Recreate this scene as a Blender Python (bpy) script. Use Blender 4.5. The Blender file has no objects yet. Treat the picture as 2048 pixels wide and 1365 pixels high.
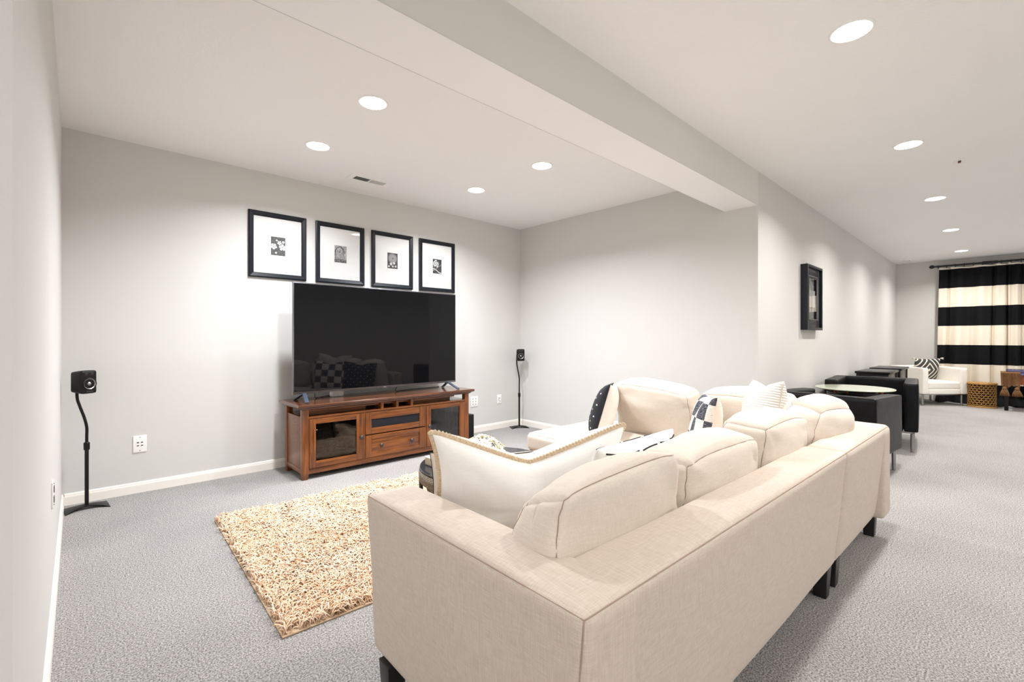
import bpy, bmesh, math, random
import numpy as np
from mathutils import Vector, Matrix, noise
random.seed(7); rng = np.random.default_rng(11)
PI = math.pi
scene = bpy.context.scene
COL = scene.collection

# ------------------------------------------------------------------ camera, world, light, exposure
cam_data = bpy.data.cameras.new('camera')
cam = bpy.data.objects.new('camera', cam_data); COL.objects.link(cam)
cam.location = (0, 0, 1.21)
cam.rotation_euler = (PI/2, 0, math.radians(-43.193))
cam_data.lens = 16.272; cam_data.sensor_width = 36; cam_data.shift_y = -5.5/2048
cam_data.clip_start = 0.05
scene.camera = cam

world = bpy.data.worlds.new('world'); scene.world = world; world.use_nodes = True
world.node_tree.nodes['Background'].inputs[0].default_value = (0.9, 0.95, 1, 1)
world.node_tree.nodes['Background'].inputs[1].default_value = 0.5

vs = scene.view_settings
vs.view_transform = 'Standard'; vs.look = 'None'; vs.gamma = 1; vs.use_curve_mapping = False
vs.exposure = 0.33
scene.cycles.use_denoising = True
scene.cycles.use_adaptive_sampling = True; scene.cycles.adaptive_threshold = .03
scene.cycles.max_bounces = 9; scene.cycles.diffuse_bounces = 5; scene.cycles.glossy_bounces = 4
scene.cycles.transparent_max_bounces = 12
scene.cycles.sample_clamp_indirect = 6
scene.cycles.caustics_reflective = False; scene.cycles.caustics_refractive = False

def area(name, loc, rot, sx, sy, power, color=(1, 1, 1)):
    l = bpy.data.lights.new(name, 'AREA'); l.shape = 'RECTANGLE'; l.size = sx; l.size_y = sy
    l.energy = power; l.color = color
    o = bpy.data.objects.new(name, l); COL.objects.link(o); o.location = loc; o.rotation_euler = rot
    return o
ALCOVE_POWER, HALL_POWER, REAR_POWER = 27.5, 23.5, 17.5
# south and west are fill panels added behind the camera, not known windows
area('south_fill_light', (0.3, -2.9, 1.3), (math.radians(90), 0, 0), 4.2, 1.7, 14, (0.95, 0.98, 1))
area('west_fill_light', (-2.85, -0.9, 1.3), (math.radians(90), 0, math.radians(-90)), 3.0, 1.7, 10, (0.95, 0.98, 1))
area('far_window_light', (11.2, -2.9, 1.2), (math.radians(90), 0, 0), 1.8, 1.8, 14, (0.85, 0.92, 1))

# ------------------------------------------------------------------ materials
def lin(c):
    return tuple((x/255/12.92 if x/255 <= .04045 else ((x/255+.055)/1.055)**2.4) for x in c)
class NT:
    def __init__(s, name):
        s.m = bpy.data.materials.new(name); s.m.use_nodes = True
        s.t = s.m.node_tree; s.b = s.t.nodes['Principled BSDF']; s._c = None
    def n(s, typ, **kw):
        nd = s.t.nodes.new(typ)
        for k, v in kw.items():
            if k.startswith('i_'):
                key = k[2:].replace('_', ' ')
                nd.inputs[int(key) if key.isdigit() else key].default_value = v
            else: setattr(nd, k, v)
        return nd
    def l(s, a, b): s.t.links.new(a, b)
    def coord(s, scale=(1, 1, 1)):
        if s._c is None: s._c = s.n('ShaderNodeTexCoord')
        mp = s.n('ShaderNodeMapping'); mp.inputs['Scale'].default_value = scale
        s.l(s._c.outputs['Object'], mp.inputs[0]); return mp.outputs[0]
    def noise(s, scale, detail=2, map=(1, 1, 1), rough=.5):
        nd = s.n('ShaderNodeTexNoise'); nd.inputs['Scale'].default_value = scale
        nd.inputs['Detail'].default_value = detail; nd.inputs['Roughness'].default_value = rough
        s.l(s.coord(map), nd.inputs['Vector']); return nd.outputs['Fac']
    def ramp(s, fac, stops):
        r = s.n('ShaderNodeValToRGB'); e = r.color_ramp.elements
        while len(e) < len(stops): e.new(.5)
        for k, (p, c) in enumerate(stops):
            e[k].position = p; e[k].color = (*c, 1) if len(c) == 3 else c
        s.l(fac, r.inputs[0]); return r.outputs[0]
    def math(s, op, a, b=None):
        m = s.n('ShaderNodeMath', operation=op)
        for k, v in enumerate((a, b)):
            if v is None: continue
            if isinstance(v, (int, float)): m.inputs[k].default_value = v
            else: s.l(v, m.inputs[k])
        return m.outputs[0]
    def mix(s, fac, a, b):
        m = s.n('ShaderNodeMix', data_type='RGBA')
        for sock, v in ((m.inputs[0], fac), (m.inputs[6], a), (m.inputs[7], b)):
            if isinstance(v, (int, float)): sock.default_value = v
            elif isinstance(v, tuple): sock.default_value = (*v, 1)
            else: s.l(v, sock)
        return m.outputs[2]
    def base(s, v):
        if isinstance(v, tuple): s.b.inputs['Base Color'].default_value = (*v, 1)
        else: s.l(v, s.b.inputs['Base Color'])
    def bump(s, h, strength, dist):
        b = s.n('ShaderNodeBump'); b.inputs['Strength'].default_value = strength; b.inputs['Distance'].default_value = dist
        s.l(h, b.inputs['Height']); s.l(b.outputs[0], s.b.inputs['Normal'])
    def set(s, **k):
        for a, v in k.items(): s.b.inputs[a.replace('_', ' ')].default_value = v
        return s
def plain(name, c, rough=.5, metal=0., spec=.5, var=.06, vscale=25, bump=0, bscale=200):
    t = NT(name); col = lin(c)
    f = t.noise(vscale, 3)
    t.base(t.ramp(f, [(.3, tuple(x*(1-var) for x in col)), (.7, tuple(min(1, x*(1+var)) for x in col))]))
    t.set(Roughness=rough, Metallic=metal); t.b.inputs['Specular IOR Level'].default_value = spec
    if bump: t.bump(t.noise(bscale, 3), bump, .002)
    return t.m
def paint(name, c, bump, scale, dist=.0015):
    t = NT(name); col = lin(c)
    t.base(t.ramp(t.noise(1.2, 2), [(.3, tuple(x*.985 for x in col)), (.7, col)]))
    t.set(Roughness=.6); t.b.inputs['Specular IOR Level'].default_value = .3
    h = t.noise(scale, 4, rough=.55); t.bump(h, bump, dist); return t.m
M = {}
M['wall'] = paint('greige_wall_paint', (212, 210, 206), .12, 160)
M['ceiling'] = paint('ceiling_texture_paint', (246, 244, 243), .5, 36, .004)
M['beam'] = paint('beam_paint', (220, 218, 212), .12, 160)
M['soffit'] = paint('soffit_paint', (246, 244, 243), .2, 90)
M['trim'] = plain('white_trim', (244, 238, 230), .35, var=.01)
M['plate'] = plain('white_plastic', (245, 244, 240), .3, var=.01)
M['slotdark'] = plain('dark_slot', (40, 38, 36), .5)

def carpet():
    t = NT('grey_carpet')
    f = t.noise(150, 4, rough=.7); g = t.noise(60, 2); l = t.noise(1.1, 3)
    c1 = t.ramp(f, [(.30, lin((58, 56, 55))), (.46, lin((152, 148, 145))), (.57, lin((222, 218, 214)))])
    c2 = t.mix(t.ramp(g, [(.35, (0, 0, 0)), (.65, (1, 1, 1))]), lin((150, 147, 145)), lin((190, 187, 184)))
    c = t.mix(.2, c1, c2)
    m = t.n('ShaderNodeMix', data_type='RGBA', blend_type='MULTIPLY'); m.inputs[0].default_value = 1
    t.l(c, m.inputs[6]); t.l(t.ramp(l, [(.35, (.86, .86, .87)), (.6, (1, 1, 1))]), m.inputs[7])
    t.base(m.outputs[2]); t.set(Roughness=.95); t.b.inputs['Specular IOR Level'].default_value = .1
    t.bump(f, .9, .012); return t.m
M['carpet'] = carpet()

def linen(name, c, c2=None, bump=.35, thread=1.0):
    t = NT(name); a = lin(c); b = tuple(x*.86 for x in a) if c2 is None else lin(c2)
    sh = t.noise(1, 3, (22*thread, 22*thread, 560*thread)); sv = t.noise(1, 3, (480*thread, 480*thread, 20*thread))
    th = t.noise(1, 3, (22*thread, 520*thread, 22*thread)); tv_ = t.noise(1, 3, (480*thread, 20*thread, 20*thread))
    side = t.math('ADD', sh, sv); top = t.math('ADD', th, tv_)
    sp = t.n('ShaderNodeSeparateXYZ'); t.l(t._c.outputs['Normal'], sp.inputs[0])
    k = t.math('GREATER_THAN', t.math('ABSOLUTE', sp.outputs[2]), .62)
    f = t.math('MULTIPLY', t.math('ADD', t.math('MULTIPLY', side, t.math('SUBTRACT', 1.0, k)), t.math('MULTIPLY', top, k)), .5)
    t.base(t.ramp(f, [(.30, b), (.62, a)]))
    t.set(Roughness=.9); t.b.inputs['Specular IOR Level'].default_value = .2
    t.b.inputs['Sheen Weight'].default_value = .15
    t.bump(f, bump, .0022); return t.m
M['linen'] = linen('cream_linen', (206, 193, 180), (182, 167, 152), .3)
M['linenlight'] = linen('pale_cream_cotton', (218, 208, 196), (204, 192, 178), .28)
M['pillowwhite'] = linen('white_pillow_cotton', (240, 238, 235), (233, 230, 226), .12)
M['seam'] = plain('seam_thread', (160, 140, 124), .9)
M['jute'] = plain('jute_trim', (212, 190, 160), .9, var=.18, vscale=150, bump=.5, bscale=500)
M['blackleg'] = plain('black_wood_leg', (26, 25, 25), .35)
M['blackfabric'] = plain('charcoal_fabric', (44, 44, 48), .9, var=.2, vscale=120, bump=.4, bscale=600)
M['blackstitch'] = plain('black_stitch', (34, 32, 34), .9)
M['matteblack'] = plain('satin_black_plastic', (11, 11, 12), .45, spec=.3)
M['tvblack'] = plain('tv_back_plastic', (22, 22, 23), .5)
M['tvbezel'] = plain('tv_bezel_metal', (120, 122, 126), .25, metal=.9)
M['tvfoot'] = plain('tv_foot_metal', (92, 104, 122), .3, metal=.6)
M['whiteplastic'] = plain('router_plastic', (250, 250, 250), .35, var=.02)
M['chrome'] = plain('brushed_steel', (160, 160, 160), .3, metal=1.)
M['pewter'] = plain('pewter_knob', (88, 84, 82), .35, metal=.8)
M['grille'] = plain('navy_grille_cloth', (22, 24, 32), .85, var=.2, vscale=300)
t = NT('tv_screen'); t.base((.004, .004, .0045)); t.set(Roughness=.03); t.b.inputs['IOR'].default_value = 1.33
f_ = t.noise(3, 1); t.l(t.math('ADD', t.math('MULTIPLY', f_, .01), .015), t.b.inputs['Roughness']); M['screen'] = t.m

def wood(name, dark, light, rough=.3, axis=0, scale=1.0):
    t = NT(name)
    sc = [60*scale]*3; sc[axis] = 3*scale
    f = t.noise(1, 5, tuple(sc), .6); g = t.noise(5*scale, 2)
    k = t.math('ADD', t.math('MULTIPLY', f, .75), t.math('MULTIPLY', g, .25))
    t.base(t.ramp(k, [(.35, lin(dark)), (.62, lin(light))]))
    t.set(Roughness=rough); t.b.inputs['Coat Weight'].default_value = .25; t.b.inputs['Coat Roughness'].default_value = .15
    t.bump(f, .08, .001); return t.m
M['woodh'] = wood('cherry_wood_horizontal', (78, 40, 16), (146, 84, 36))
M['woodv'] = wood('cherry_wood_vertical', (78, 40, 16), (146, 84, 36), axis=2)
M['woodtop'] = wood('cherry_wood_top', (62, 34, 20), (104, 62, 38), .14)
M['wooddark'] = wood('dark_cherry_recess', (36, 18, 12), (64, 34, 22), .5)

def thin_glass(name, tint=(1, 1, 1), refl=1.0, rough=.01):
    m = bpy.data.materials.new(name); m.use_nodes = True; t = m.node_tree
    for n in list(t.nodes): t.nodes.remove(n)
    o = t.nodes.new('ShaderNodeOutputMaterial'); mx = t.nodes.new('ShaderNodeMixShader')
    tr = t.nodes.new('ShaderNodeBsdfTransparent'); tr.inputs[0].default_value = (*tint, 1)
    gl = t.nodes.new('ShaderNodeBsdfGlossy'); gl.inputs['Roughness'].default_value = rough
    fr = t.nodes.new('ShaderNodeFresnel'); fr.inputs[0].default_value = 1.5
    mu = t.nodes.new('ShaderNodeMath'); mu.operation = 'MULTIPLY'; mu.inputs[1].default_value = refl
    t.links.new(fr.outputs[0], mu.inputs[0]); t.links.new(mu.outputs[0], mx.inputs[0])
    t.links.new(tr.outputs[0], mx.inputs[1]); t.links.new(gl.outputs[0], mx.inputs[2]); t.links.new(mx.outputs[0], o.inputs[0])
    return m
M['glassdoor'] = thin_glass('cabinet_glass', (.55, .55, .55), 1.3)
M['picglass'] = thin_glass('picture_glass', (1, 1, 1), .5)
M['tableglass'] = plain('glass_painted_reflection', (196, 202, 180), .12, var=.02)  # opaque pale colour stands in for the bright wall the glass reflects
M['darkglass'] = plain('smoked_glass', (52, 52, 54), .06)
def emit(name, c, s):
    m = bpy.data.materials.new(name); m.use_nodes = True; b = m.node_tree.nodes['Principled BSDF']
    b.inputs['Base Color'].default_value = (.8, .8, .8, 1)
    b.inputs['Emission Color'].default_value = (*c, 1); b.inputs['Emission Strength'].default_value = s; return m
M['lens'] = emit('lit_lamp_lens', (1, .98, .95), 14)
M['led'] = emit('orange_indicator', (1, .4, .15), 4)

def leather():
    t = NT('black_leather')
    f = t.noise(9, 3); t.base(t.ramp(f, [(.3, lin((7, 8, 10))), (.7, lin((14, 15, 18)))]))
    t.set(Roughness=.42); t.b.inputs['Specular IOR Level'].default_value = .2
    t.bump(t.math('ADD', t.math('MULTIPLY', t.noise(260, 2), .3), t.noise(14, 3)), .35, .006); return t.m
M['leather'] = leather()
M['whiteleather'] = plain('white_leather', (240, 235, 226), .45, var=.02, bump=.1, bscale=40)
M['blackwood'] = plain('black_lacquer', (9, 9, 11), .3, spec=.35)
M['rattan'] = plain('golden_rattan', (176, 130, 66), .5, var=.25, vscale=40)
M['rattandark'] = plain('drum_interior', (44, 24, 12), .8)
M['orangewood'] = plain('orange_brown_wood', (150, 78, 34), .35, var=.3, vscale=12)
M['throw'] = plain('brown_knit', (122, 86, 52), .95, var=.35, vscale=70, bump=.9, bscale=160)
M['acrylic'] = plain('blue_violet_acrylic', (112, 116, 160), .12, var=.3, vscale=6)
M['rod'] = plain('black_iron', (20, 18, 20), .4)
M['framedark'] = plain('charcoal_picture_frame', (20, 24, 32), .32, spec=.35, var=.12)
M['mat'] = plain('white_mat_board', (252, 251, 248), .7, var=.005)

def bands(name):
    t = NT(name)
    sep = t.n('ShaderNodeSeparateXYZ'); t.l(t.coord(), sep.inputs[0])
    k = t.math('MODULO', t.math('DIVIDE', t.math('ADD', sep.outputs[2], .006), .726), 1.0)
    b = t.math('LESS_THAN', k, .5)
    hi = t.math('GREATER_THAN', sep.outputs[2], 2.535)
    b2 = t.math('MULTIPLY', b, t.math('SUBTRACT', 1.0, hi))
    t.base(t.mix(b2, lin((236, 226, 208)), lin((13, 13, 16)))); t.set(Roughness=.85)
    t.b.inputs['Specular IOR Level'].default_value = .2
    t.bump(t.noise(400, 2), .2, .001); return t.m
M['curtain'] = bands('banded_curtain')

def checker_mat():
    t = NT('woven_check_fabric')
    sep = t.n('ShaderNodeSeparateXYZ'); t.l(t.coord(), sep.inputs[0])
    a = t.math('FLOOR', t.math('DIVIDE', t.math('ADD', sep.outputs[0], 5), .098))
    b = t.math('FLOOR', t.math('DIVIDE', t.math('ADD', sep.outputs[2], 5), .098))
    k = t.math('MODULO', t.math('ADD', a, b), 2.0)
    front = t.math('GREATER_THAN', sep.outputs[1], 0.0)
    s = t.noise(1, 2, (60, 60, 420))
    dk = t.ramp(s, [(.42, lin((34, 36, 46))), (.6, lin((96, 98, 108))), (.75, lin((190, 190, 190)))])
    lt = t.ramp(s, [(.3, lin((150, 146, 142))), (.42, lin((236, 228, 218)))])
    c = t.mix(k, lt, dk)
    t.base(t.mix(front, lin((238, 225, 212)), c)); t.set(Roughness=.9); t.bump(s, .4, .002); return t.m
M['check'] = checker_mat()
def dots_mat():
    t = NT('dotted_black_fabric')
    sep = t.n('ShaderNodeSeparateXYZ'); t.l(t.coord(), sep.inputs[0])
    u = t.math('ADD', sep.outputs[0], sep.outputs[2]); v = t.math('SUBTRACT', sep.outputs[0], sep.outputs[2])
    def cell(x): return t.math('ABSOLUTE', t.math('SUBTRACT', t.math('FRACT', t.math('DIVIDE', t.math('ADD', x, 10), .088)), .5))
    d = t.math('LESS_THAN', t.math('MAXIMUM', cell(u), cell(v)), .085)
    front = t.math('GREATER_THAN', sep.outputs[1], 0.0)
    c = t.mix(d, lin((36, 36, 40)), lin((240, 236, 230)))
    t.base(t.mix(front, lin((238, 228, 218)), c)); t.set(Roughness=.9); t.bump(t.noise(300, 2), .3, .002); return t.m
M['dots'] = dots_mat()
def ribbed():
    t = NT('ribbed_white_cotton')
    w = t.n('ShaderNodeTexWave', wave_type='BANDS', bands_direction='Z'); w.inputs['Scale'].default_value = 22
    w.inputs['Distortion'].default_value = 1.5; w.inputs['Detail'].default_value = 2; w.inputs['Detail Scale'].default_value = 2
    t.l(t.coord(), w.inputs['Vector'])
    t.base(t.ramp(w.outputs['Fac'], [(0, lin((212, 205, 196))), (.6, lin((232, 228, 222)))]))
    t.set(Roughness=.9); t.bump(w.outputs['Fac'], .5, .006); return t.m
M['ribbed'] = ribbed()
def tribal():
    t = NT('diamond_woven_fabric')
    sep = t.n('ShaderNodeSeparateXYZ'); t.l(t.coord(), sep.inputs[0])
    d = t.math('ADD', t.math('ABSOLUTE', sep.outputs[0]), t.math('MULTIPLY', t.math('ABSOLUTE', t.math('SUBTRACT', sep.outputs[2], .22)), .8))
    k = t.math('LESS_THAN', t.math('FRACT', t.math('DIVIDE', d, .085)), .3)
    s = t.math('GREATER_THAN', t.math('FRACT', t.math('DIVIDE', sep.outputs[2], .022)), .6)
    dk = t.mix(s, lin((40, 40, 42)), lin((88, 88, 88)))
    t.base(t.mix(k, dk, lin((222, 214, 198)))); t.set(Roughness=.95); return t.m
M['tribal'] = tribal()
def wicker():
    t = NT('grey_brown_wicker')
    w = t.n('ShaderNodeTexWave', wave_type='BANDS', bands_direction='Z'); w.inputs['Scale'].default_value = 34
    w.inputs['Distortion'].default_value = 6; w.inputs['Detail'].default_value = 2; w.inputs['Detail Scale'].default_value = 6
    t.l(t.coord(), w.inputs['Vector'])
    t.base(t.ramp(w.outputs['Fac'], [(.15, lin((66, 57, 46))), (.6, lin((170, 154, 132)))]))
    t.set(Roughness=.6); t.bump(w.outputs['Fac'], .8, .008); return t.m
M['wicker'] = wicker()
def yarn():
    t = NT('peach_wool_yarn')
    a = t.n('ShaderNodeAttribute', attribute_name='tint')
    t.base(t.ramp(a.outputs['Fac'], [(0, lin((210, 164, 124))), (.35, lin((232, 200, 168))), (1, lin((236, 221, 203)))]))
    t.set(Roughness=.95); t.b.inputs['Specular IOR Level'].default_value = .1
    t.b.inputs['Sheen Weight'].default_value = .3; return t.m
M['yarn'] = yarn()
M['rugback'] = plain('rug_backing', (186, 160, 130), .95, bump=.5, bscale=150)
def printmat():
    t = NT('photo_print'); a = t.n('ShaderNodeVertexColor', layer_name='ink'); t.base(a.outputs[0])
    t.set(Roughness=.5); return t.m
M['print'] = printmat()
M['petal'] = plain('cream_petal', (236, 231, 208), .7, var=.05)
M['leafgreen'] = plain('green_leaf', (96, 140, 52), .5, var=.2)
M['bookside'] = plain('book_page_edge', (206, 192, 166), .7, var=.08, vscale=80)
M['bookwhite'] = plain('white_book_cover', (238, 236, 230), .4, var=.02)
M['bookdark'] = plain('dark_book_cover', (52, 48, 46), .5)

# ------------------------------------------------------------------ mesh helpers
class MB:
    def __init__(s): s.v = []; s.f = []
    def add(s, vs_, fs):
        k = len(s.v); s.v.extend([tuple(p) for p in vs_]); s.f.extend([tuple(i+k for i in f) for f in fs]); return s
    def box(s, x0, x1, y0, y1, z0, z1, mat=None):
        p = [(x, y, z) for z in (z0, z1) for y in (y0, y1) for x in (x0, x1)]
        if mat is not None: p = [mat @ Vector(q) for q in p]
        return s.add(p, [(0, 2, 3, 1), (4, 5, 7, 6), (0, 1, 5, 4), (2, 6, 7, 3), (0, 4, 6, 2), (1, 3, 7, 5)])
    def tube(s, pts, r, n=10, closed=False, cap=True):
        pts = [Vector(p) for p in pts]; N = len(pts)
        rs = r if isinstance(r, (list, tuple)) else [r]*N
        prev = None; rings = []
        for i, p in enumerate(pts):
            if closed: d = pts[(i+1) % N]-pts[i-1]
            else: d = pts[min(i+1, N-1)]-pts[max(i-1, 0)]
            if d.length < 1e-9: d = Vector((0, 0, 1))
            d.normalize()
            if prev is None:
                a = Vector((0, 0, 1)) if abs(d.z) < .9 else Vector((1, 0, 0))
                u = d.cross(a).normalized()
            else:
                u = prev-d*prev.dot(d)
                u = u.normalized() if u.length > 1e-6 else d.orthogonal().normalized()
            prev = u; w = d.cross(u)
            rings.append([p+(u*math.cos(2*PI*k/n)+w*math.sin(2*PI*k/n))*rs[i] for k in range(n)])
        vv = [q for ring in rings for q in ring]; ff = []
        for i in range(N if closed else N-1):
            j = (i+1) % N
            for k in range(n): ff.append((i*n+k, i*n+(k+1) % n, j*n+(k+1) % n, j*n+k))
        if cap and not closed: ff.append(tuple(range(n-1, -1, -1))); ff.append(tuple((N-1)*n+k for k in range(n)))
        return s.add(vv, ff)
    def lathe(s, prof, n=32, c=(0, 0, 0), cap=True):
        vv = [(c[0]+r*math.cos(2*PI*k/n), c[1]+r*math.sin(2*PI*k/n), c[2]+z) for r, z in prof for k in range(n)]
        ff = [(i*n+k, i*n+(k+1) % n, (i+1)*n+(k+1) % n, (i+1)*n+k) for i in range(len(prof)-1) for k in range(n)]
        if cap: ff.append(tuple(range(n-1, -1, -1))); ff.append(tuple((len(prof)-1)*n+k for k in range(n)))
        return s.add(vv, ff)
    def ell(s, c, r, n=8, m=6, rot=None):
        vv = []
        for i in range(1, m):
            a = PI*i/m
            for k in range(n):
                q = Vector((r[0]*math.sin(a)*math.cos(2*PI*k/n), r[1]*math.sin(a)*math.sin(2*PI*k/n), r[2]*math.cos(a)))
                if rot is not None: q = rot @ q
                vv.append(q+Vector(c))
        for z in (1, -1):
            q = Vector((0, 0, r[2]*z))
            if rot is not None: q = rot @ q
            vv.append(q+Vector(c))
        ff = [(i*n+k, (i+1)*n+k, (i+1)*n+(k+1) % n, i*n+(k+1) % n) for i in range(m-2) for k in range(n)]
        t_, b_ = (m-1)*n, (m-1)*n+1
        ff += [(t_, k, (k+1) % n) for k in range(n)] + [(b_, (m-2)*n+(k+1) % n, (m-2)*n+k) for k in range(n)]
        return s.add(vv, ff)
    def build(s, name, m, parent=None, smooth=False, bevel=0, seg=2, loc=None, angle=None):
        me = bpy.data.meshes.new(name); me.from_pydata(s.v, [], s.f); me.update()
        bm = bmesh.new(); bm.from_mesh(me); bmesh.ops.recalc_face_normals(bm, faces=bm.faces)
        if bevel: bmesh.ops.bevel(bm, geom=bm.edges[:], offset=bevel, segments=seg, affect='EDGES', profile=.6, clamp_overlap=True)
        bm.to_mesh(me); bm.free()
        me.materials.append(M[m] if isinstance(m, str) else m)
        if smooth: me.shade_smooth()
        elif bevel or angle: me.shade_smooth(); me.set_sharp_from_angle(angle=math.radians(angle or 35))
        o = bpy.data.objects.new(name, me); COL.objects.link(o)
        if parent: o.parent = parent
        if loc: o.location = loc
        return o
def link_mesh(name, vv, ff, m, parent=None, smooth=True):
    me = bpy.data.meshes.new(name); me.from_pydata([tuple(p) for p in vv], [], ff); me.update()
    me.materials.append(M[m] if isinstance(m, str) else m)
    if smooth: me.shade_smooth()
    o = bpy.data.objects.new(name, me); COL.objects.link(o)
    if parent: o.parent = parent
    return o
def tag(o, label=None, cat=None, group=None, kind=None):
    for k, v in (('label', label), ('category', cat), ('group', group), ('kind', kind)):
        if v: o[k] = v
    return o
def thing(name, label, cat, loc, rz=0, group=None):
    o = bpy.data.objects.new(name, None); COL.objects.link(o); o.empty_display_size = .05
    o.location = loc; o.rotation_euler = (0, 0, rz); tag(o, label, cat, group); return o
def dup(root, loc, rz, label, group=None):
    def rec(o, parent):
        c = o.copy(); COL.objects.link(c)
        if parent: c.parent = parent
        for ch in list(o.children): rec(ch, c)
        return c
    r = rec(root, None); r.location = loc; r.rotation_euler = (0, 0, rz); r['label'] = label
    if group: r['group'] = group
    return r
def smooth_path(pts, n=8):
    P_ = [Vector(p) for p in pts]; out = []
    for i in range(len(P_)-1):
        p0 = P_[max(i-1, 0)]; p1 = P_[i]; p2 = P_[i+1]; p3 = P_[min(i+2, len(P_)-1)]
        for k in range(n):
            t = k/n
            out.append(.5*((2*p1)+(-p0+p2)*t+(2*p0-5*p1+4*p2-p3)*t*t+(-p0+3*p1-3*p2+p3)*t**3))
    out.append(P_[-1]); return out

# soft upholstered box: every point of the unit cube's skin goes through one deform function
def soft_fn(sx, sy, sz, r, bulge=(0, 0, 0), extra=None, wr=0, wscale=(6, 6, 6), seed=0):
    h = Vector((sx/2, sy/2, sz/2))
    def f(c):
        p = Vector((c[0]*h.x, c[1]*h.y, c[2]*h.z))
        q = Vector([max(-(h[i]-r), min(h[i]-r, p[i])) for i in range(3)])
        d = p-q
        # face/edge rounding
        if d.length > 1e-9: p = q+d.normalized()*r if sum(abs(d[i]) > 1e-9 for i in range(3)) > 1 else p
        a = [min(1, abs(c[i])) for i in range(3)]
        for i in range(3):
            j, k = (i+1) % 3, (i+2) % 3
            p[i] += bulge[i]*c[i]*(1-a[j]**2)*(1-a[k]**2)
        if wr:
            nv = Vector((p.x*wscale[0]+seed, p.y*wscale[1]+seed*1.7, p.z*wscale[2]))
            nn = noise.noise(nv)+.5*noise.noise(nv*2.3)
            p = p+Vector(c).normalized()*(nn*wr)
        if extra: p = extra(p, c)
        return p
    return f
def cube_skin(f, N=14, sub=None):
    key = {}; vv = []; ff = []
    ts = [math.sin(PI/2*(2*i/N-1)) for i in range(N+1)]
    def vid(c):
        k = tuple(round(x, 5) for x in c)
        if k not in key: key[k] = len(vv); vv.append(f(c))
        return key[k]
    for ax in range(3):
        for sg in (-1, 1):
            for i in range(N):
                for j in range(N):
                    q = []
                    for a, b in ((i, j), (i+1, j), (i+1, j+1), (i, j+1)):
                        c = [0, 0, 0]; c[ax] = sg; c[(ax+1) % 3] = ts[a]; c[(ax+2) % 3] = ts[b]; q.append(vid(c))
                    ff.append(tuple(q) if sg > 0 else tuple(reversed(q)))
    return vv, ff
def edge_path(f, corners, n=16):
    out = []
    for a, b in zip(corners[:-1], corners[1:]):
        for k in range(n):
            t = math.sin(PI/2*(2*k/n-1))*.5+.5
            out.append(f([a[i]+(b[i]-a[i])*t for i in range(3)]))
    out.append(f(corners[-1])); return out
def softbox(name, m, parent, cen, size, r=.03, bulge=(0, 0, 0), N=14, extra=None, wr=0, wscale=(6, 6, 6), seed=0, seams=(), seamr=.0014, seamm='seam'):
    f0 = soft_fn(*size, r, bulge, extra, wr, wscale, seed); C = Vector(cen)
    f = lambda c: f0(c)+C
    vv, ff = cube_skin(f, N); o = link_mesh(name, vv, ff, m, parent)
    if seams:
        mb = MB()
        for s_ in seams:
            mb.tube([p+(p-C).normalized()*.0006 for p in edge_path(f, s_)], seamr, 6)
        mb.build('piping', seamm, o if parent else o, smooth=True)
    return o

# knife-edge pillow in the local XZ plane, thickness along Y, bottom at z=0
def pillow_fn(w, h, t, pinch=.07, chop=0, chops=.35, wr=.006, seed=0, sag=0, power=.42, corner=1.0):
    def f(u, v, s):
        x = w/2*u*(1-pinch*(1-v*v)); z = h/2*v*(1-pinch*(1-u*u))+h/2
        e = max(0, (1-abs(u)**2.4)*(1-abs(v)**2.4))
        y = s*t/2*e**power
        if chop:
            top = max(0, (v+.15)/1.15)
            z -= chop*(math.exp(-(u/chops)**2) if chops < .5 else max(0, 1-math.sqrt(u*u+.002)/chops)**1.15)*top
            y *= 1-.25*math.exp(-(u/.3)**2)*top
        z -= sag*(1-u*u)*max(0, v)
        if wr and e > 0:
            ang = math.atan2(v, u); rr = math.hypot(u, v)
            nn = noise.noise(Vector((math.cos(ang)*3+seed, math.sin(ang)*3, rr*1.2+s*3)))+.6*noise.noise(Vector((x*9+seed, z*9, s*2)))
            y += s*wr*nn*min(1, e*3)
        return Vector((x, y, z))
    return f
def pillow(root, name, m, w, h, t, N=26, m2=None, **kw):
    f = pillow_fn(w, h, t, **kw); vv = []; ff = []; idx = {}
    ts = [math.sin(PI/2*(2*i/N-1)) for i in range(N+1)]
    for s in (1, -1):
        for i, u in enumerate(ts):
            for j, v in enumerate(ts):
                edge = i in (0, N) or j in (0, N)
                if s == -1 and edge: idx[(s, i, j)] = idx[(1, i, j)]; continue
                idx[(s, i, j)] = len(vv); vv.append(f(u, v, s))
    for s in (1, -1):
        for i in range(N):
            for j in range(N):
                q = (idx[(s, i, j)], idx[(s, i+1, j)], idx[(s, i+1, j+1)], idx[(s, i, j+1)])
                ff.append(q if s < 0 else tuple(reversed(q)))
    return link_mesh(name, vv, ff, m, root), f
def pillow_edge(f, n=40):
    pts = []
    for a, b in (((-1, -1), (1, -1)), ((1, -1), (1, 1)), ((1, 1), (-1, 1)), ((-1, 1), (-1, -1))):
        for k in range(n):
            t = k/n; pts.append(f(a[0]+(b[0]-a[0])*t, a[1]+(b[1]-a[1])*t, 1))
    return pts
def stand(root, A, B, lean=0.0, zbase=None, h=None):
    """orient a pillow root: its local X runs A->B, Z up and leaning by `lean` (top towards -Y local)"""
    A = Vector(A); B = Vector(B); x = (B-A).normalized(); up = Vector((0, 0, 1))
    y = up.cross(x).normalized(); z = x.cross(y).normalized()
    R_ = Matrix((x, y, z)).transposed() @ Matrix.Rotation(lean, 3, 'X')
    root.rotation_euler = R_.to_euler()
    return R_

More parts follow.
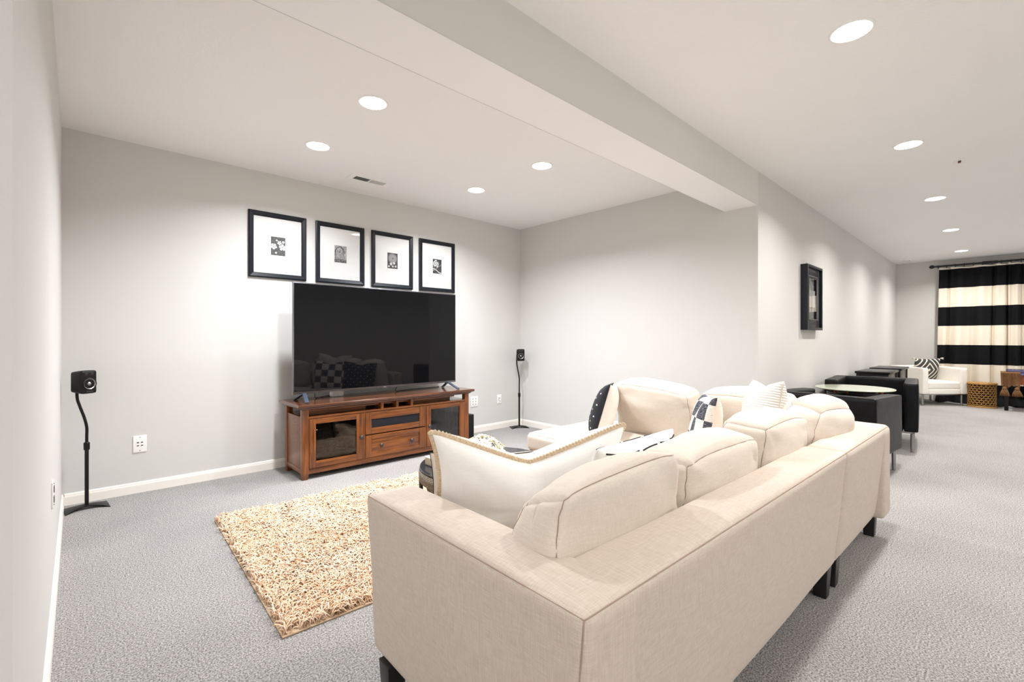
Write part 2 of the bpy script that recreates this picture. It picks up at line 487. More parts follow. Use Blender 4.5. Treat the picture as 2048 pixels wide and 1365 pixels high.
# ------------------------------------------------------------------ the setting
XL, XR, YB, YH, XF, CZ = -.083, 4.52, 4.65, 1.54, 12.35, 2.732
def struct(name, m, x0, x1, y0, y1, z0, z1):
    o = MB().box(x0, x1, y0, y1, z0, z1).build(name, m); tag(o, kind='structure'); return o
struct('floor', 'carpet', -3.1, XF+.1, -3.1, YB+.1, -.12, 0)
struct('ceiling', 'ceiling', -3.1, XF+.1, -3.1, YB+.1, CZ, CZ+.12)
struct('wall_back', 'wall', XL-.12, XR+.12, YB, YB+.1, 0, CZ)
struct('wall_left', 'wall', XL-.12, XL, 1.19, YB, 0, CZ)
struct('wall_entry', 'wall', -3.0, XL-.12, 1.19, 1.31, 0, CZ)
struct('wall_right', 'wall', XR, XR+.12, YH+.12, YB, 0, CZ)
struct('wall_hall', 'wall', XR, XF, YH, YH+.12, 0, CZ)
struct('wall_far', 'wall', XF, XF+.1, -3.0, YH, 0, CZ)
struct('wall_south', 'wall', -3.0, XF, -3.1, -3.0, 0, CZ)
struct('wall_west', 'wall', -3.1, -3.0, -3.0, 1.31, 0, CZ)
bm_ = struct('beam', 'beam', XL, XR, YH, 1.845, 2.425, CZ)
so = MB().box(XL, XR, YH+.0015, 1.8435, 2.4235, 2.4251).build('soffit', 'soffit', bm_)
# plaster joint at the beam's lower corners
mb = MB().box(XL, XR, YH-.0012, YH+.0012, 2.4226, 2.4256); mb.box(XL, XR, 1.8442, 1.8462, 2.4226, 2.4256)
mb.build('corner_bead', 'seam' if False else M['wall'], bm_)

def baseboard(name, p0, p1, nrm):
    prof = [(0, 0), (.014, 0), (.014, .06), (.011, .070), (.010, .078), (.004, .084), (0, .084)]
    a = Vector((*p0, 0)); b = Vector((*p1, 0)); n_ = Vector((*nrm, 0)); k = len(prof); vv = []
    for q in (a, b):
        for d, z in prof: vv.append(q+n_*d+Vector((0, 0, z)))
    ff = [(i, (i+1) % k, k+(i+1) % k, k+i) for i in range(k)]+[tuple(range(k)), tuple(range(2*k-1, k-1, -1))]
    o = MB().add(vv, ff).build(name, 'trim'); tag(o, kind='structure')
baseboard('baseboard_back', (XL+.014, YB), (XR-.014, YB), (0, -1))
baseboard('baseboard_left', (XL, 1.19), (XL, YB), (1, 0))
baseboard('baseboard_right', (XR, YH), (XR, YB), (-1, 0))
baseboard('baseboard_hall', (XR-.014, YH), (XF-.014, YH), (0, -1))
baseboard('baseboard_far', (XF, -3), (XF, YH), (-1, 0))

# recessed ceiling lights
def can_light(x, y, label, group, power=None):
    r = thing('recessed_light', label, 'ceiling light', (x, y, CZ), 0, group)
    MB().lathe([(.082, -.001), (.083, -.006), (.088, -.007), (.094, -.003), (.095, 0)], 40, cap=False).build('trim_ring', 'plate', r, smooth=True)
    MB().lathe([(.001, -.012), (.045, -.0105), (.0825, -.004)], 40, cap=False).build('lens', 'lens', r, smooth=True)
    l = bpy.data.lights.new('lamp', 'AREA'); l.shape = 'DISK'; l.size = .14; l.energy = power or HALL_POWER; l.color = (.93, .955, 1) if power == ALCOVE_POWER else (1, .975, .95); l.spread = math.radians(146)
    o = bpy.data.objects.new('lamp', l); COL.objects.link(o); o.parent = r; o.location = (0, 0, -.02)
    return r
g = 'recessed lights over the television area'
can_light(1.39, 2.79, 'round recessed ceiling light, largest and highest of the four over the television area', g, ALCOVE_POWER)
can_light(1.385, 3.715, 'round recessed ceiling light left of the ceiling vent, furthest left in the photo', g, ALCOVE_POWER)
can_light(2.98, 2.79, 'round recessed ceiling light over television area, rightmost of four and near the beam', g, ALCOVE_POWER)
can_light(2.98, 3.71, 'smallest recessed light over the television area, nearest the room corner', g, ALCOVE_POWER)
g = 'recessed lights in a row along the hallway ceiling'
for x, lab in ((2.79, 'large recessed light at the top right, nearest of the hallway row'),
               (4.755, 'second recessed light of the hallway row, before the small white ceiling plate'),
               (6.8, 'third recessed light of the hallway row, middle one of five'),
               (8.93, 'fourth recessed light of the hallway row, second from the curtain'),
               (11.2, 'fifth recessed light of the hallway row, smallest, just before the striped curtain')):
    can_light(x, .52, lab, g)
# unseen ceiling lights added behind and beside the camera to brighten the room
g = 'added fill lights out of view'
for x, y, lab in ((-1.3, .52, 'added fill light left of the camera, over the entry wall'), (.8, -1.7, 'added fill light close behind the camera'),
                  (2.8, -1.9, 'added fill light behind the camera to its right'), (4.8, -1.5, 'added fill light out of view, level with the first armchair'),
                  (6.8, -1.5, 'added fill light out of view, level with the second armchair'), (8.9, -1.5, 'added fill light out of view, level with the end tables'),
                  (11.2, -1.5, 'added fill light out of view, near the curtain'), (-1.3, -1.5, 'added fill light behind the camera to its left')):
    can_light(x, y, lab, g, REAR_POWER)

# ceiling vent
r = thing('ceiling_vent', 'white rectangular ceiling vent with dark louvres above the picture frames', 'vent', (2.055, 4.195, CZ))
mb = MB()
w, d = .205, .068
mb.box(-w, w, -d, -d+.022, -.006, 0); mb.box(-w, w, d-.022, d, -.006, 0); mb.box(-w, -w+.05, -d+.022, d-.022, -.006, 0)
mb.box(w-.05, w, -d+.022, d-.022, -.006, 0); mb.box(-.008, .008, -d+.022, d-.022, -.006, 0)
mb.build('frame', 'plate', r, bevel=.0015, seg=1)
MB().box(-w+.05, w-.05, -d+.022, d-.022, -.0012, -.0002).build('duct_opening', 'slotdark', r)
for k in range(22):
    x = -w+.055+k*(2*w-.11)/21
    if abs(x) < .012: continue
    Rm = Matrix.Translation((x, 0, -.003)) @ Matrix.Rotation(math.radians(50 if x > 0 else -50), 4, 'Y')
    MB().box(-.0032, .0032, -d+.022, d-.022, -.0004, .0004, Rm).build('slat', 'plate', r)
# smoke detector
r = thing('smoke_detector', 'flat round white detector on the hallway ceiling near the far corner', 'smoke detector', (11.64, 1.3, CZ))
MB().lathe([(.075, 0), (.075, -.012), (.06, -.026), (.03, -.03)], 32).build('housing', 'plate', r, smooth=False, angle=30)
MB().lathe([(.052, -.0265), (.056, -.0285), (.058, -.027)], 32, cap=False).build('vent_ring', 'slotdark', r)
# ceiling plate with red/dark sockets
r = thing('ceiling_plate', 'small white ceiling plate with two red and dark jacks beside the hallway lights', 'wall plate', (5.51, .267, CZ), 0.1)
MB().box(-.062, .062, -.035, .035, -.006, 0).build('plate', 'plate', r, bevel=.002)
for s in (-1, 1):
    MB().lathe([(.010, -.006), (.010, -.014), (.006, -.015)], 14, (s*.014, 0, 0)).build('jack', plain('red_jack', (150, 50, 40), .5) if s > 0 else 'slotdark', r)

# wall plates
def wall_plate(loc, rz, w, h, label, slots, cat='outlet'):
    r = thing('wall_plate', label, cat, loc, rz)
    MB().box(-w/2, w/2, -.007, 0, -h/2, h/2).build('plate', 'plate', r, bevel=.0025)
    for (x, z, a, b) in slots:
        MB().box(x-a/2, x+a/2, -.0095, -.0065, z-b/2, z+b/2).build('jack' if cat == 'wall plate' else 'socket', 'slotdark', r)
    for z in (h*.4, -h*.4):
        MB().lathe([(.003, 0), (.003, .0015), (.001, .002)], 8).build('screw', 'pewter', r).matrix_local = Matrix.Translation((0, -.007, z)) @ Matrix.Rotation(PI/2, 4, 'X')
    return r
wall_plate((.358, YB, .381), 0, .085, .13, 'white wall plate with four small jacks, right of the left speaker stand', [(-.013, .012, .012, .006), (.012, .012, .012, .006), (-.013, -.012, .012, .006), (.012, -.012, .012, .006)], 'wall plate')
wall_plate((3.70, YB, .40), 0, .115, .13, 'wide white wall plate with six jacks beside the television stand', [(x, z, .007, .012) for x in (-.022, .022) for z in (-.034, 0, .034)], 'wall plate')
wall_plate((4.126, YB, .395), 0, .072, .118, 'narrow white wall outlet left of the right speaker stand', [(-.008, .012, .007, .01), (.008, .012, .007, .01), (-.008, -.012, .007, .01), (.008, -.03, .007, .008)])
wall_plate((XL, 2.863, .525), -PI/2+PI, .075, .115, 'white outlet plate seen edge-on on the left wall', [(0, .022, .03, .026), (0, -.022, .03, .026)])

# ------------------------------------------------------------------ sectional sofa
OX, OY, ORZ = .695, .54, -.0204
def S(x, y, z=0):
    c, s = math.cos(ORZ), math.sin(ORZ); return (OX+c*x-s*y, OY+s*x+c*y, z)
ZB, ZT = .14, .68
T = .185
def lean_out(h0, amount):   # bottom of the outer face tucks under
    def e(p, c):
        return p
    return e
def leg(root, x, y, h=.14, a=.034, b=.026):
    vv = [(x+s*q, y+t_*q, z) for z, q in ((0, b), (h, a)) for s, t_ in ((-1, -1), (1, -1), (1, 1), (-1, 1))]
    MB().add(vv, [(3, 2, 1, 0), (4, 5, 6, 7), (0, 1, 5, 4), (1, 2, 6, 5), (2, 3, 7, 6), (3, 0, 4, 7)]).build('leg', 'blackleg', root, bevel=.003)

sofa = thing('sectional_sofa', 'cream linen sofa section in the foreground with one low arm and long low back', 'sofa', S(0, 0), ORZ)
LA = 1.925
def tuck_y(p, c):   # outer (c.y=-1) side tucks in at the bottom
    z = (p.z+1)/2 if False else 0
    return p
def back_extra(L):
    def e(p, c):
        k = (1-c[2])/2      # 0 top .. 1 bottom
        if c[1] < 0: p.y += .05*k*abs(c[1])
        return p
    return e
def arm_extra(p, c):
    k = (1-c[2])/2
    if c[0] < 0: p.x += .03*k*abs(c[0])
    return p
H_ = ZT-ZB
softbox('back_frame', 'linen', sofa, (LA/2, T/2, ZB+H_/2), (LA, T, H_), r=.022, bulge=(0, .012, .016), N=20, extra=back_extra(LA), wr=.003, wscale=(2, 2, 4), seed=3,
        seams=[[(-1, -1, 1), (1, -1, 1)], [(-1, -1, 1), (-1, -1, -1)], [(1, -1, 1), (1, -1, -1)]], seamr=.0016)
AL = .955
softbox('arm', 'linen', sofa, (T/2, AL/2, ZB+H_/2), (T, AL, H_), r=.022, bulge=(.012, 0, .016), N=18, extra=arm_extra, wr=.003, wscale=(3, 2, 4), seed=8,
        seams=[[(-1, -1, 1), (-1, 1, 1)], [(-1, 1, 1), (1, 1, 1)]], seamr=.0016)
MB().box(T-.02, LA-.004, T-.02, .9, ZB, .30).build('seat_base', 'linen', sofa, bevel=.012, seg=3)
for k in range(2):
    x0 = T+k*(LA-T)/2; x1 = T+(k+1)*(LA-T)/2
    softbox('seat_cushion', 'linenlight', sofa, ((x0+x1)/2, (T+.93)/2, .37), (x1-x0-.006, .93-T, .15), r=.03, bulge=(0, 0, .02), N=12, wr=.003, seed=k,
            seams=[[(-1, 1, 1), (1, 1, 1)]])
for x, y in ((.055, .86), (.075, .085), (LA-.07, .09), (LA-.07, .84)): leg(sofa, x, y)

chaise = thing('chaise_sofa', 'cream linen sofa section along the right with long open chaise end', 'sofa', S(LA+.004, 0), ORZ)
LB, DB = 1.006, 2.19
softbox('back_frame', 'linen', chaise, (LB/2, T/2, ZB+H_/2), (LB, T, H_), r=.03, bulge=(0, .012, .018), N=18, extra=back_extra(LB), wr=.003, wscale=(2, 2, 4), seed=5,
        seams=[[(-1, -1, 1), (1, -1, 1)], [(-1, -1, 1), (-1, -1, -1)]], seamr=.0016)
softbox('side_back', 'linen', chaise, (LB-T/2, .84, ZB+H_/2), (T, 1.68, H_), r=.03, bulge=(.012, .004, .018), N=16, wr=.003, wscale=(3, 2, 4), seed=6,
        seams=[[(1, -1, 1), (1, 1, 1)]], seamr=.0016)
softbox('seat_base', 'linen', chaise, (LB/2, (T+DB)/2, (ZB+.30)/2), (LB-.01, DB-T-.01, .30-ZB), r=.02, N=10, bulge=(0, 0, 0))
softbox('seat_cushion', 'linenlight', chaise, ((LB-T)/2, T+.32, .37), (LB-T-.01, .64, .15), r=.03, bulge=(0, 0, .018), N=12, wr=.003, seed=4, seams=[[(-1, -1, 1), (-1, 1, 1)]])
softbox('chaise_cushion', 'linenlight', chaise, (LB/2, T+.65+(DB-T-.65)/2, .37), (LB-.004, DB-T-.655, .15), r=.045, bulge=(.012, .012, .016), N=18, wr=.003, seed=9,
        seams=[[(-1, -1, 1), (-1, 1, 1), (1, 1, 1)]])
for x, y in ((.075, .09), (LB-.075, .09), (.075, DB-.09), (LB-.075, DB-.09)): leg(chaise, x, y)

# loose back cushions (local: width along X, thickness along Y, bottom z=0)
def back_cushion(label, loc, rot, w, h, t, seed, m='linenlight', slump=0, bul=.035, taper=.03, rr=.035, drop=0):
    r = thing('back_cushion', label, 'cushion', loc, 0, 'loose back cushions of the cream sectional')
    r.rotation_euler = rot
    def ex(p, c):
        z = p.z+h/2
        # crown of the top edge, pinched lower corners, sag
        p.z -= abs(slump)*((c[0] if slump > 0 else -c[0])*.5+.5)*max(0, c[2])
        p.x -= taper*c[0]*max(0, c[2])*abs(c[0])
        p.z -= drop*(c[1]*.5+.5)*max(0, c[2])
        if c[2] > 0: p.z -= .018*abs(c[0])**3*c[2]
        k = noise.noise(Vector((p.x*4+seed, p.z*7, seed)))*.006+noise.noise(Vector((p.x*16*abs(c[0])+seed, p.z*26, seed*2)))*.012*abs(c[0])**2
        p.y += k*(1 if c[1] > 0 else -1)
        return p
    softbox('cover', m, r, (0, 0, h/2), (w, t, h), r=rr, bulge=(.012, bul, .03), N=24, extra=ex, wr=.006, wscale=(5, 5, 8), seed=seed,
            seams=[[(-1, -1, -1), (-1, -1, 1), (1, -1, 1), (1, -1, -1)], [(-1, 1, -1), (-1, 1, 1), (1, 1, 1), (1, 1, -1)]], seamr=.0014)
    return r
SZ = .452
ln = math.radians(4)
back_cushion('cream back cushion nearest the camera, wrinkled left end, behind the large white pillow', (1.115, .815, SZ), (ln, 0, ORZ-.01), .60, .425, .165, 1.3, slump=-.025, taper=.035, bul=.02, drop=.06)
back_cushion('cream back cushion second from the camera in the row along the low back', (1.775, .825, SZ), (ln, 0, ORZ+.01), .66, .365, .19, 4.1)
back_cushion('cream back cushion third from the camera in the row along the low back', (2.43, .815, SZ), (ln, 0, ORZ), .60, .395, .2, 7.7, slump=.01)
back_cushion('rounded cream cushion slumped over the far corner of the low back', (3.06, .80, SZ), (math.radians(13), math.radians(4), ORZ-.08), .57, .42, .21, 5.2, bul=.05, taper=.04, rr=.08)
back_cushion('square cream back cushion on the right section, upright beside the dotted pillow', (3.33, 1.85, SZ+.005), (-math.radians(10), 0, PI/2+ORZ), .64, .43, .2, 12.4, slump=-.05, taper=.015)
back_cushion('cream back cushion on the right section, behind the checked pillow', (3.33, 1.18, SZ+.005), (-math.radians(10), 0, PI/2+ORZ), .62, .40, .2, 15.8)

# ---- throw pillows
def trim_rope(f, root, m='jute', r=.007, step=.011, out=.004):
    pts = pillow_edge(f, 60); mb = MB(); acc = 0; N = len(pts)
    mb.tube(pts, r*.75, 8, closed=True)
    last = pts[0]
    for i in range(N):
        p = pts[i]; q = pts[(i+1) % N]; d = (q-p)
        if d.length < 1e-6: continue
        n_ = max(1, int(round(d.length/step)))
        for k in range(n_):
            c = p+d*(k/n_)
            rot = d.normalized().to_track_quat('Z', 'Y').to_matrix() @ Matrix.Rotation(.6, 3, 'Y')
            mb.ell(c, (r*1.05, r*1.35, r*.62), 6, 4, rot)
    return mb.build('whipstitch_trim', m, root, smooth=True)
def put(root, A, B, lean, w, h, drop=0):
    """A,B = world positions of the two top corners"""
    R_ = stand(root, A, B, lean); A = Vector(A); B = Vector(B); top = (A+B)/2
    root.location = top-(R_ @ Vector((0, 0, h)))
    return root
# big white pillow with jute whipstitch
r = thing('throw_pillow', 'large white pillow with tan rope edge and deep dip in its top, in the foreground', 'pillow', (0, 0, 0))
o, f = pillow(r, 'cover', 'pillowwhite', .73, .50, .27, pinch=.13, chop=.115, chops=.95, seed=2.2, wr=.013, power=.36)
trim_rope(f, r, r=.011, step=.019)
put(r, (.87, 1.31, .893), (1.515, 1.00, .878), math.radians(20), .73, .50)
# second pillow behind it at the left, thin dark piping
r = thing('throw_pillow', 'cream pillow with thin dark piping peeking out left of the large white pillow', 'pillow', (0, 0, 0))
o, f = pillow(r, 'cover', 'linenlight', .5, .42, .15, pinch=.10, seed=5.5)
MB().tube(pillow_edge(f, 30), .0025, 6, closed=True).build('piping', 'blackstitch', r, smooth=True)
put(r, (.985, 1.49, .775), (1.41, 1.27, .76), math.radians(12), .5, .42)
# white pillow with black broken stripe
r = thing('throw_pillow', 'white pillow with broken black stripe lying in front of the nearest back cushion', 'pillow', (0, 0, 0))
o, f = pillow(r, 'cover', 'pillowwhite', .56, .42, .17, pinch=.06, seed=8.1)
for v in (.93, .45, -.2):
    for a, b in ((-.9, -.62), (-.5, -.22), (-.12, .3), (.4, .62), (.72, .92)):
        for sd in (1, -1):
            MB().tube([f(a+(b-a)*k/8, v+.012*math.sin(k*.35+a*5), sd)+Vector((0, sd*.0015, 0)) for k in range(9)], .0028, 6).build('stripe', 'blackstitch', r, smooth=True)
put(r, (1.31, .965, .825), (1.87, .98, .82), math.radians(12), .56, .42)
# ribbed white corner pillow
r = thing('throw_pillow', 'white ribbed pillow with two pointed corners standing in the sofa corner', 'pillow', (0, 0, 0))
o, f = pillow(r, 'cover', 'ribbed', .53, .52, .19, pinch=.07, chop=.05, chops=.3, seed=3.1, wr=.006)
MB().tube(pillow_edge(f, 30), .0045, 8, closed=True).build('piping', 'linenlight', r, smooth=True)
put(r, (2.89, .86, .965), (3.28, 1.14, .93), math.radians(8), .53, .52)
# checked pillow
r = thing('throw_pillow', 'black and white checked woven pillow with pale back on the right section', 'pillow', (0, 0, 0))
o, f = pillow(r, 'cover', 'check', .47, .44, .17, pinch=.07, chop=.03, chops=.3, seed=6.1, wr=.004)
put(r, (2.70, 1.14, .865), (3.08, 1.38, .84), math.radians(10), .47, .44)
# dotted pillow
r = thing('throw_pillow', 'black pillow with small white dots and pale back on the chaise', 'pillow', (0, 0, 0))
o, f = pillow(r, 'cover', 'dots', .46, .44, .19, pinch=.07, chop=.03, chops=.3, seed=4.7, wr=.004)
MB().tube(pillow_edge(f, 30), .0025, 6, closed=True).build('piping', 'blackstitch', r, smooth=True)
put(r, (2.82, 1.96, .875), (3.2, 2.19, .845), math.radians(16), .46, .44)

# ------------------------------------------------------------------ shag rug
RZ = -.038; RW, RH = 2.08, 1.60
rug = thing('shag_rug', 'peach shag rug with long woolly strands on the carpet by the sofa', 'rug', (.60, 1.985, 0), RZ)
MB().box(.0, RW, .0, RH, 0.001, .007).build('backing', 'rugback', rug, bevel=.002)
def strands(n):
    bx = rng.uniform(.006, RW-.006, n); by = rng.uniform(.006, RH-.006, n)
    # a little extra fringe at the borders
    L = rng.uniform(.035, .06, n)
    lowx = np.array([noise.noise(Vector((x*3.3, y*3.3, 1)))for x, y in zip(bx, by)])
    ang = rng.uniform(0, 2*PI, n)*.45+(lowx*2.2+.2)*PI+rng.normal(0, .5, n)
    out = (bx+np.cos(ang)*L < -.006) | (bx+np.cos(ang)*L > RW+.02); ang = np.where(out, PI-ang, ang)
    out = (by+np.sin(ang)*L < .0); ang = np.where(out, -ang, ang)
    hh = rng.uniform(.018, .036, n)
    tt = np.array([0, .35, .7, 1.0])
    prof_h = np.array([0, .8, 1.0, .72]); wid = np.array([.9, 1.15, 1.0, .2])
    wbase = rng.uniform(.0022, .0038, n)
    V = np.zeros((n, 4, 3, 3), dtype=np.float32)
    curl = rng.normal(0, .35, n)
    for k in range(4):
        a2 = ang+curl*tt[k]*1.4
        px = bx+np.cos(a2)*L*tt[k]; py = by+np.sin(a2)*L*tt[k]; pz = .006+hh*prof_h[k]
        nx, ny = -np.sin(a2), np.cos(a2)
        w_ = wbase*wid[k]
        for c, (sa, sb) in enumerate(((1, -.3), (-1, -.3), (0, .9))):
            V[:, k, c, 0] = px+nx*w_*sa; V[:, k, c, 1] = py+ny*w_*sa; V[:, k, c, 2] = pz+w_*sb
    V[..., 2] = np.maximum(V[..., 2], .007)
    base = (np.arange(n)*12)[:, None, None]
    q = []
    for k in range(3):
        for c in range(3):
            d = (c+1) % 3; q.append([k*3+c, k*3+d, (k+1)*3+d, (k+1)*3+c])
    F = (base+np.array(q)[None]).reshape(-1, 4)
    me = bpy.data.meshes.new('pile'); nv = n*12; nf = len(F)
    me.vertices.add(nv); me.vertices.foreach_set('co', V.reshape(-1))
    me.loops.add(nf*4); me.loops.foreach_set('vertex_index', F.reshape(-1).astype(np.int32))
    me.polygons.add(nf); me.polygons.foreach_set('loop_start', np.arange(0, nf*4, 4, dtype=np.int32))
    me.update(calc_edges=True)
    at = me.attributes.new('tint', 'FLOAT', 'POINT')
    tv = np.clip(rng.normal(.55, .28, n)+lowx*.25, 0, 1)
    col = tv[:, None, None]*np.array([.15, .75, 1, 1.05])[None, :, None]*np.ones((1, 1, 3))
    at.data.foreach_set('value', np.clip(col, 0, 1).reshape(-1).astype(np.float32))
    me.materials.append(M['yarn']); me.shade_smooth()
    o = bpy.data.objects.new('pile', me); COL.objects.link(o); o.parent = rug; o['kind'] = 'stuff'
strands(34000)

# ------------------------------------------------------------------ coffee table, book, flowers
ct = thing('coffee_table', 'round wicker drum coffee table with dark glass top on the rug', 'table', (1.965, 2.33, .028))
MB().lathe([(.0, .352), (.425, .352), (.435, .357), (.435, .364), (.425, .370), (0, .370)], 56, cap=False).build('glass_top', 'darkglass', ct, smooth=False, angle=30)
MB().lathe([(.428, .280), (.440, .282), (.443, .32), (.440, .350), (.424, .352)], 56, cap=False).build('rim_band', 'wicker', ct, smooth=True)
mb = MB()
for k in range(110):      # woven staves
    a = 2*PI*k/110; c, s = math.cos(a), math.sin(a)
    pts = [(c*rr, s*rr, z) for rr, z in ((.405, .29), (.385, .22), (.375, .14), (.395, .06), (.42, .012))]
    mb.tube(smooth_path(pts, 3), .0075, 5)
for z, rr in ((.26, .398), (.19, .381), (.12, .382), (.05, .404), (.012, .424)):
    mb.tube([(math.cos(a)*rr, math.sin(a)*rr, z) for a in [2*PI*k/60 for k in range(60)]], .009, 6, closed=True)
mb.build('woven_body', 'wicker', ct, smooth=True)
MB().lathe([(.36, .005), (.345, .14), (.365, .3)], 40, cap=False).build('inner_drum', 'slotdark', ct, smooth=True)
for k in range(4):
    a = 2*PI*k/4+2.55; c, s = math.cos(a), math.sin(a)
    pts = [(c*rr, s*rr, z) for rr, z in ((.43, .30), (.428, .2), (.432, .1), (.455, .0))]
    MB().tube(smooth_path(pts, 4), .013, 8).build('strut', 'blackleg', ct, smooth=True)
bk = thing('book', 'thick pale book with cream page edges on the round coffee table', 'book', (1.62, 2.30, .3985), 0)
MB().box(0.006, .20, .0, .245, .005, .050).build('page_block', 'bookside', bk, bevel=.001)
MB().box(0, .204, -.003, .248, .050, .055).build('cover', 'bookwhite', bk, bevel=.0015)
MB().box(0, .204, -.003, .248, 0, .005).build('back_cover', 'bookdark', bk, bevel=.0015)
fb = thing('flower_bouquet', 'low bouquet of creamy white flowers on the round coffee table', 'flowers', (1.985, 2.405, .3985))
MB().lathe([(.045, 0), (.06, .01), (.065, .05), (.055, .075), (.06, .08)], 28).build('vase', 'plate', fb, smooth=False, angle=30)
rnd = random.Random(3)
def flower(parent, c, R0, nrm):
    mb = MB(); q = Vector(nrm).to_track_quat('Z', 'Y').to_matrix()
    for ring, (n_, rad, tilt) in enumerate(((9, 1.0, .35), (7, .7, .75), (5, .38, 1.15))):
        for k in range(n_):
            a = 2*PI*(k+ring*.5)/n_+rnd.uniform(-.1, .1)
            dirv = Vector((math.cos(a), math.sin(a), 0)); up = Vector((0, 0, 1)); side = dirv.cross(up)
            L = R0*rad*rnd.uniform(.9, 1.08); W = R0*.42*(.7+.3*rad)
            pts = []
            for i in range(4):
                t = i/3; wv = W*math.sin(PI*(.12+.8*t)**.9)*(1 if i < 3 else .8)
                p = dirv*(L*t*math.cos(tilt*(1-.35*t)))+up*(L*t*math.sin(tilt)*(1-.3*t*t)+R0*.08*ring)
                for s_, dz in ((-1, .10), (0, 0), (1, .10)):
                    pts.append(Vector(c)+q @ (p+side*s_*wv*.5+up*dz*W))
            mb.add(pts, [(i*3+j, i*3+j+1, i*3+j+4, i*3+j+3) for i in range(3) for j in range(2)])
    mb.build('flower', 'petal', parent, smooth=True)
for (dx, dy, dz) in [(0, 0, .148)]+[(.065*math.cos(a), .065*math.sin(a), .125) for a in [k*PI/3 for k in range(6)]]+[(.11*math.cos(a), .11*math.sin(a), .085) for a in [k*PI/4.5+.2 for k in range(9)]]:
    n_ = Vector((dx*6, dy*6, .7)).normalized()
    flower(fb, (dx*1.1, dy*1.1, dz-.008), .052, n_)
for a, z in ((3.9, .13), (4.4, .1), (.6, .1), (2.2, .1), (5.4, .095)):
    mb = MB(); d = Vector((math.cos(a), math.sin(a), 0)); s_ = Vector((-d.y, d.x, 0)); p = d*.04+Vector((0, 0, z-.02))
    mb.add([p, p+d*.035+s_*.014+Vector((0, 0, .018)), p+d*.075+Vector((0, 0, .022)), p+d*.035-s_*.014+Vector((0, 0, .018))], [(0, 1, 2, 3)])
    mb.build('leaf', 'leafgreen', fb)

# ------------------------------------------------------------------ television stand
SX, SY = 1.385, 4.066
ts = thing('television_stand', 'cherry wood television stand with two glass doors and a centre drawer', 'cabinet', (SX, SY, 0))
W, D = 1.775, .45
def bx(name, m, x0, x1, y0, y1, z0, z1, parent=None, bev=.0025):
    return MB().box(x0, x1, y0, y1, z0, z1).build(name, m, parent or ts, bevel=bev)
def prism_top():
    mb = MB()
    prof = [(.0, .597), (.012, .603), (.022, .615), (.040, .622), (.046, .630), (.046, .641), (.040, .648)]
    rings = []
    for o_, z in prof: rings.append([(-o_, -o_, z), (W+o_, -o_, z), (W+o_, D+o_*.4, z), (-o_, D+o_*.4, z)])
    vv = [p for r_ in rings for p in r_]; n = len(rings)
    ff = [(i*4+k, i*4+(k+1) % 4, (i+1)*4+(k+1) % 4, (i+1)*4+k) for i in range(n-1) for k in range(4)]
    ff += [(3, 2, 1, 0), tuple((n-1)*4+k for k in range(4))]
    return mb.add(vv, ff)
prism_top().build('top', 'woodtop', ts)
for x in (0, W-.055):
    for y in (0, D-.05):
        vv = [(x+a, y+b, z) for z, q in ((0, .006), (.05, 0), (.597, 0)) for a, b in ((q, q), (.055-q, q), (.055-q, .05-q), (q, .05-q))]
        MB().add(vv, [(3, 2, 1, 0), (8, 9, 10, 11)]+[(i*4+k, i*4+(k+1) % 4, i*4+4+(k+1) % 4, i*4+4+k) for i in (0, 1) for k in range(4)]).build('leg', 'woodv', ts, bevel=.003)
for x0 in (.006, W-.026):
    bx('side_panel', 'woodh', x0, x0+.02, .05, D-.05, .09, .535)
    bx('side_rail', 'woodh', x0-.003, x0+.023, .05, D-.05, .05, .09)
bx('bottom_rail', 'woodh', .055, W-.055, .006, .03, .045, .09)
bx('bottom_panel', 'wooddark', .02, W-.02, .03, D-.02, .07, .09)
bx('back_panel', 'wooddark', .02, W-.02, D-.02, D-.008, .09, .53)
bx('shelf_rail', 'woodh', .055, W-.055, .0, .035, .520, .538)
bx('shelf_top', 'woodtop', .03, W-.03, .035, D-.02, .525, .538)
bx('apron', 'woodh', .055, W-.16, .05, .07, .575, .598)
for x0, x1 in ((.06, .62), (1.07, 1.60)): bx('recess_panel', 'woodh', x0, x1, .11, .125, .538, .597)
for x in (.725, .885, 1.045): bx('divider', 'woodv', x, x+.026, .002, .12, .538, .597)
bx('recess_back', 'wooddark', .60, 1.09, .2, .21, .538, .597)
for x in (.553, 1.213): bx('mullion', 'woodv', x, x+.012, .0, .03, .09, .52)
def framed(name, x0, x1, z0, z1, gx0, gx1, gz0, gz1, yf=-.004, yb=.018):
    fr = MB().box(x0, gx0, yf, yb, z0, z1).build(name, 'woodv', ts, bevel=.0025)
    MB().box(gx1, x1, yf, yb, z0, z1).build('stile', 'woodv', fr, bevel=.0025)
    for a, b in ((z0, gz0), (gz1, z1)): MB().box(gx0, gx1, yf+.001, yb-.001, a, b).build('cross_rail', 'woodh', fr, bevel=.002)
    return fr
def knob(parent, x, z):
    MB().lathe([(.008, 0), (.007, .012), (.018, .018), (.020, .025), (.014, .032), (.002, .033)], 20).build('knob', 'pewter', parent, smooth=True).matrix_local = Matrix.Translation((x, -.004, z)) @ Matrix.Rotation(PI/2, 4, 'X')
d1 = framed('door', .058, .550, .094, .516, .113, .478, .150, .470)
MB().box(.108, .483, .006, .010, .145, .475).build('glass_pane', 'glassdoor', d1)
knob(d1, .518, .300)
d2 = framed('door', 1.228, 1.716, .094, .516, 1.280, 1.648, .150, .475)
MB().box(1.275, 1.653, .006, .010, .145, .480).build('glass_pane', 'glassdoor', d2)
knob(d2, 1.252, .306)
cp = framed('centre_panel', .568, 1.211, .312, .516, .625, 1.142, .368, .450)
MB().box(.620, 1.147, .006, .012, .362, .456).build('speaker_cloth', 'grille', cp)
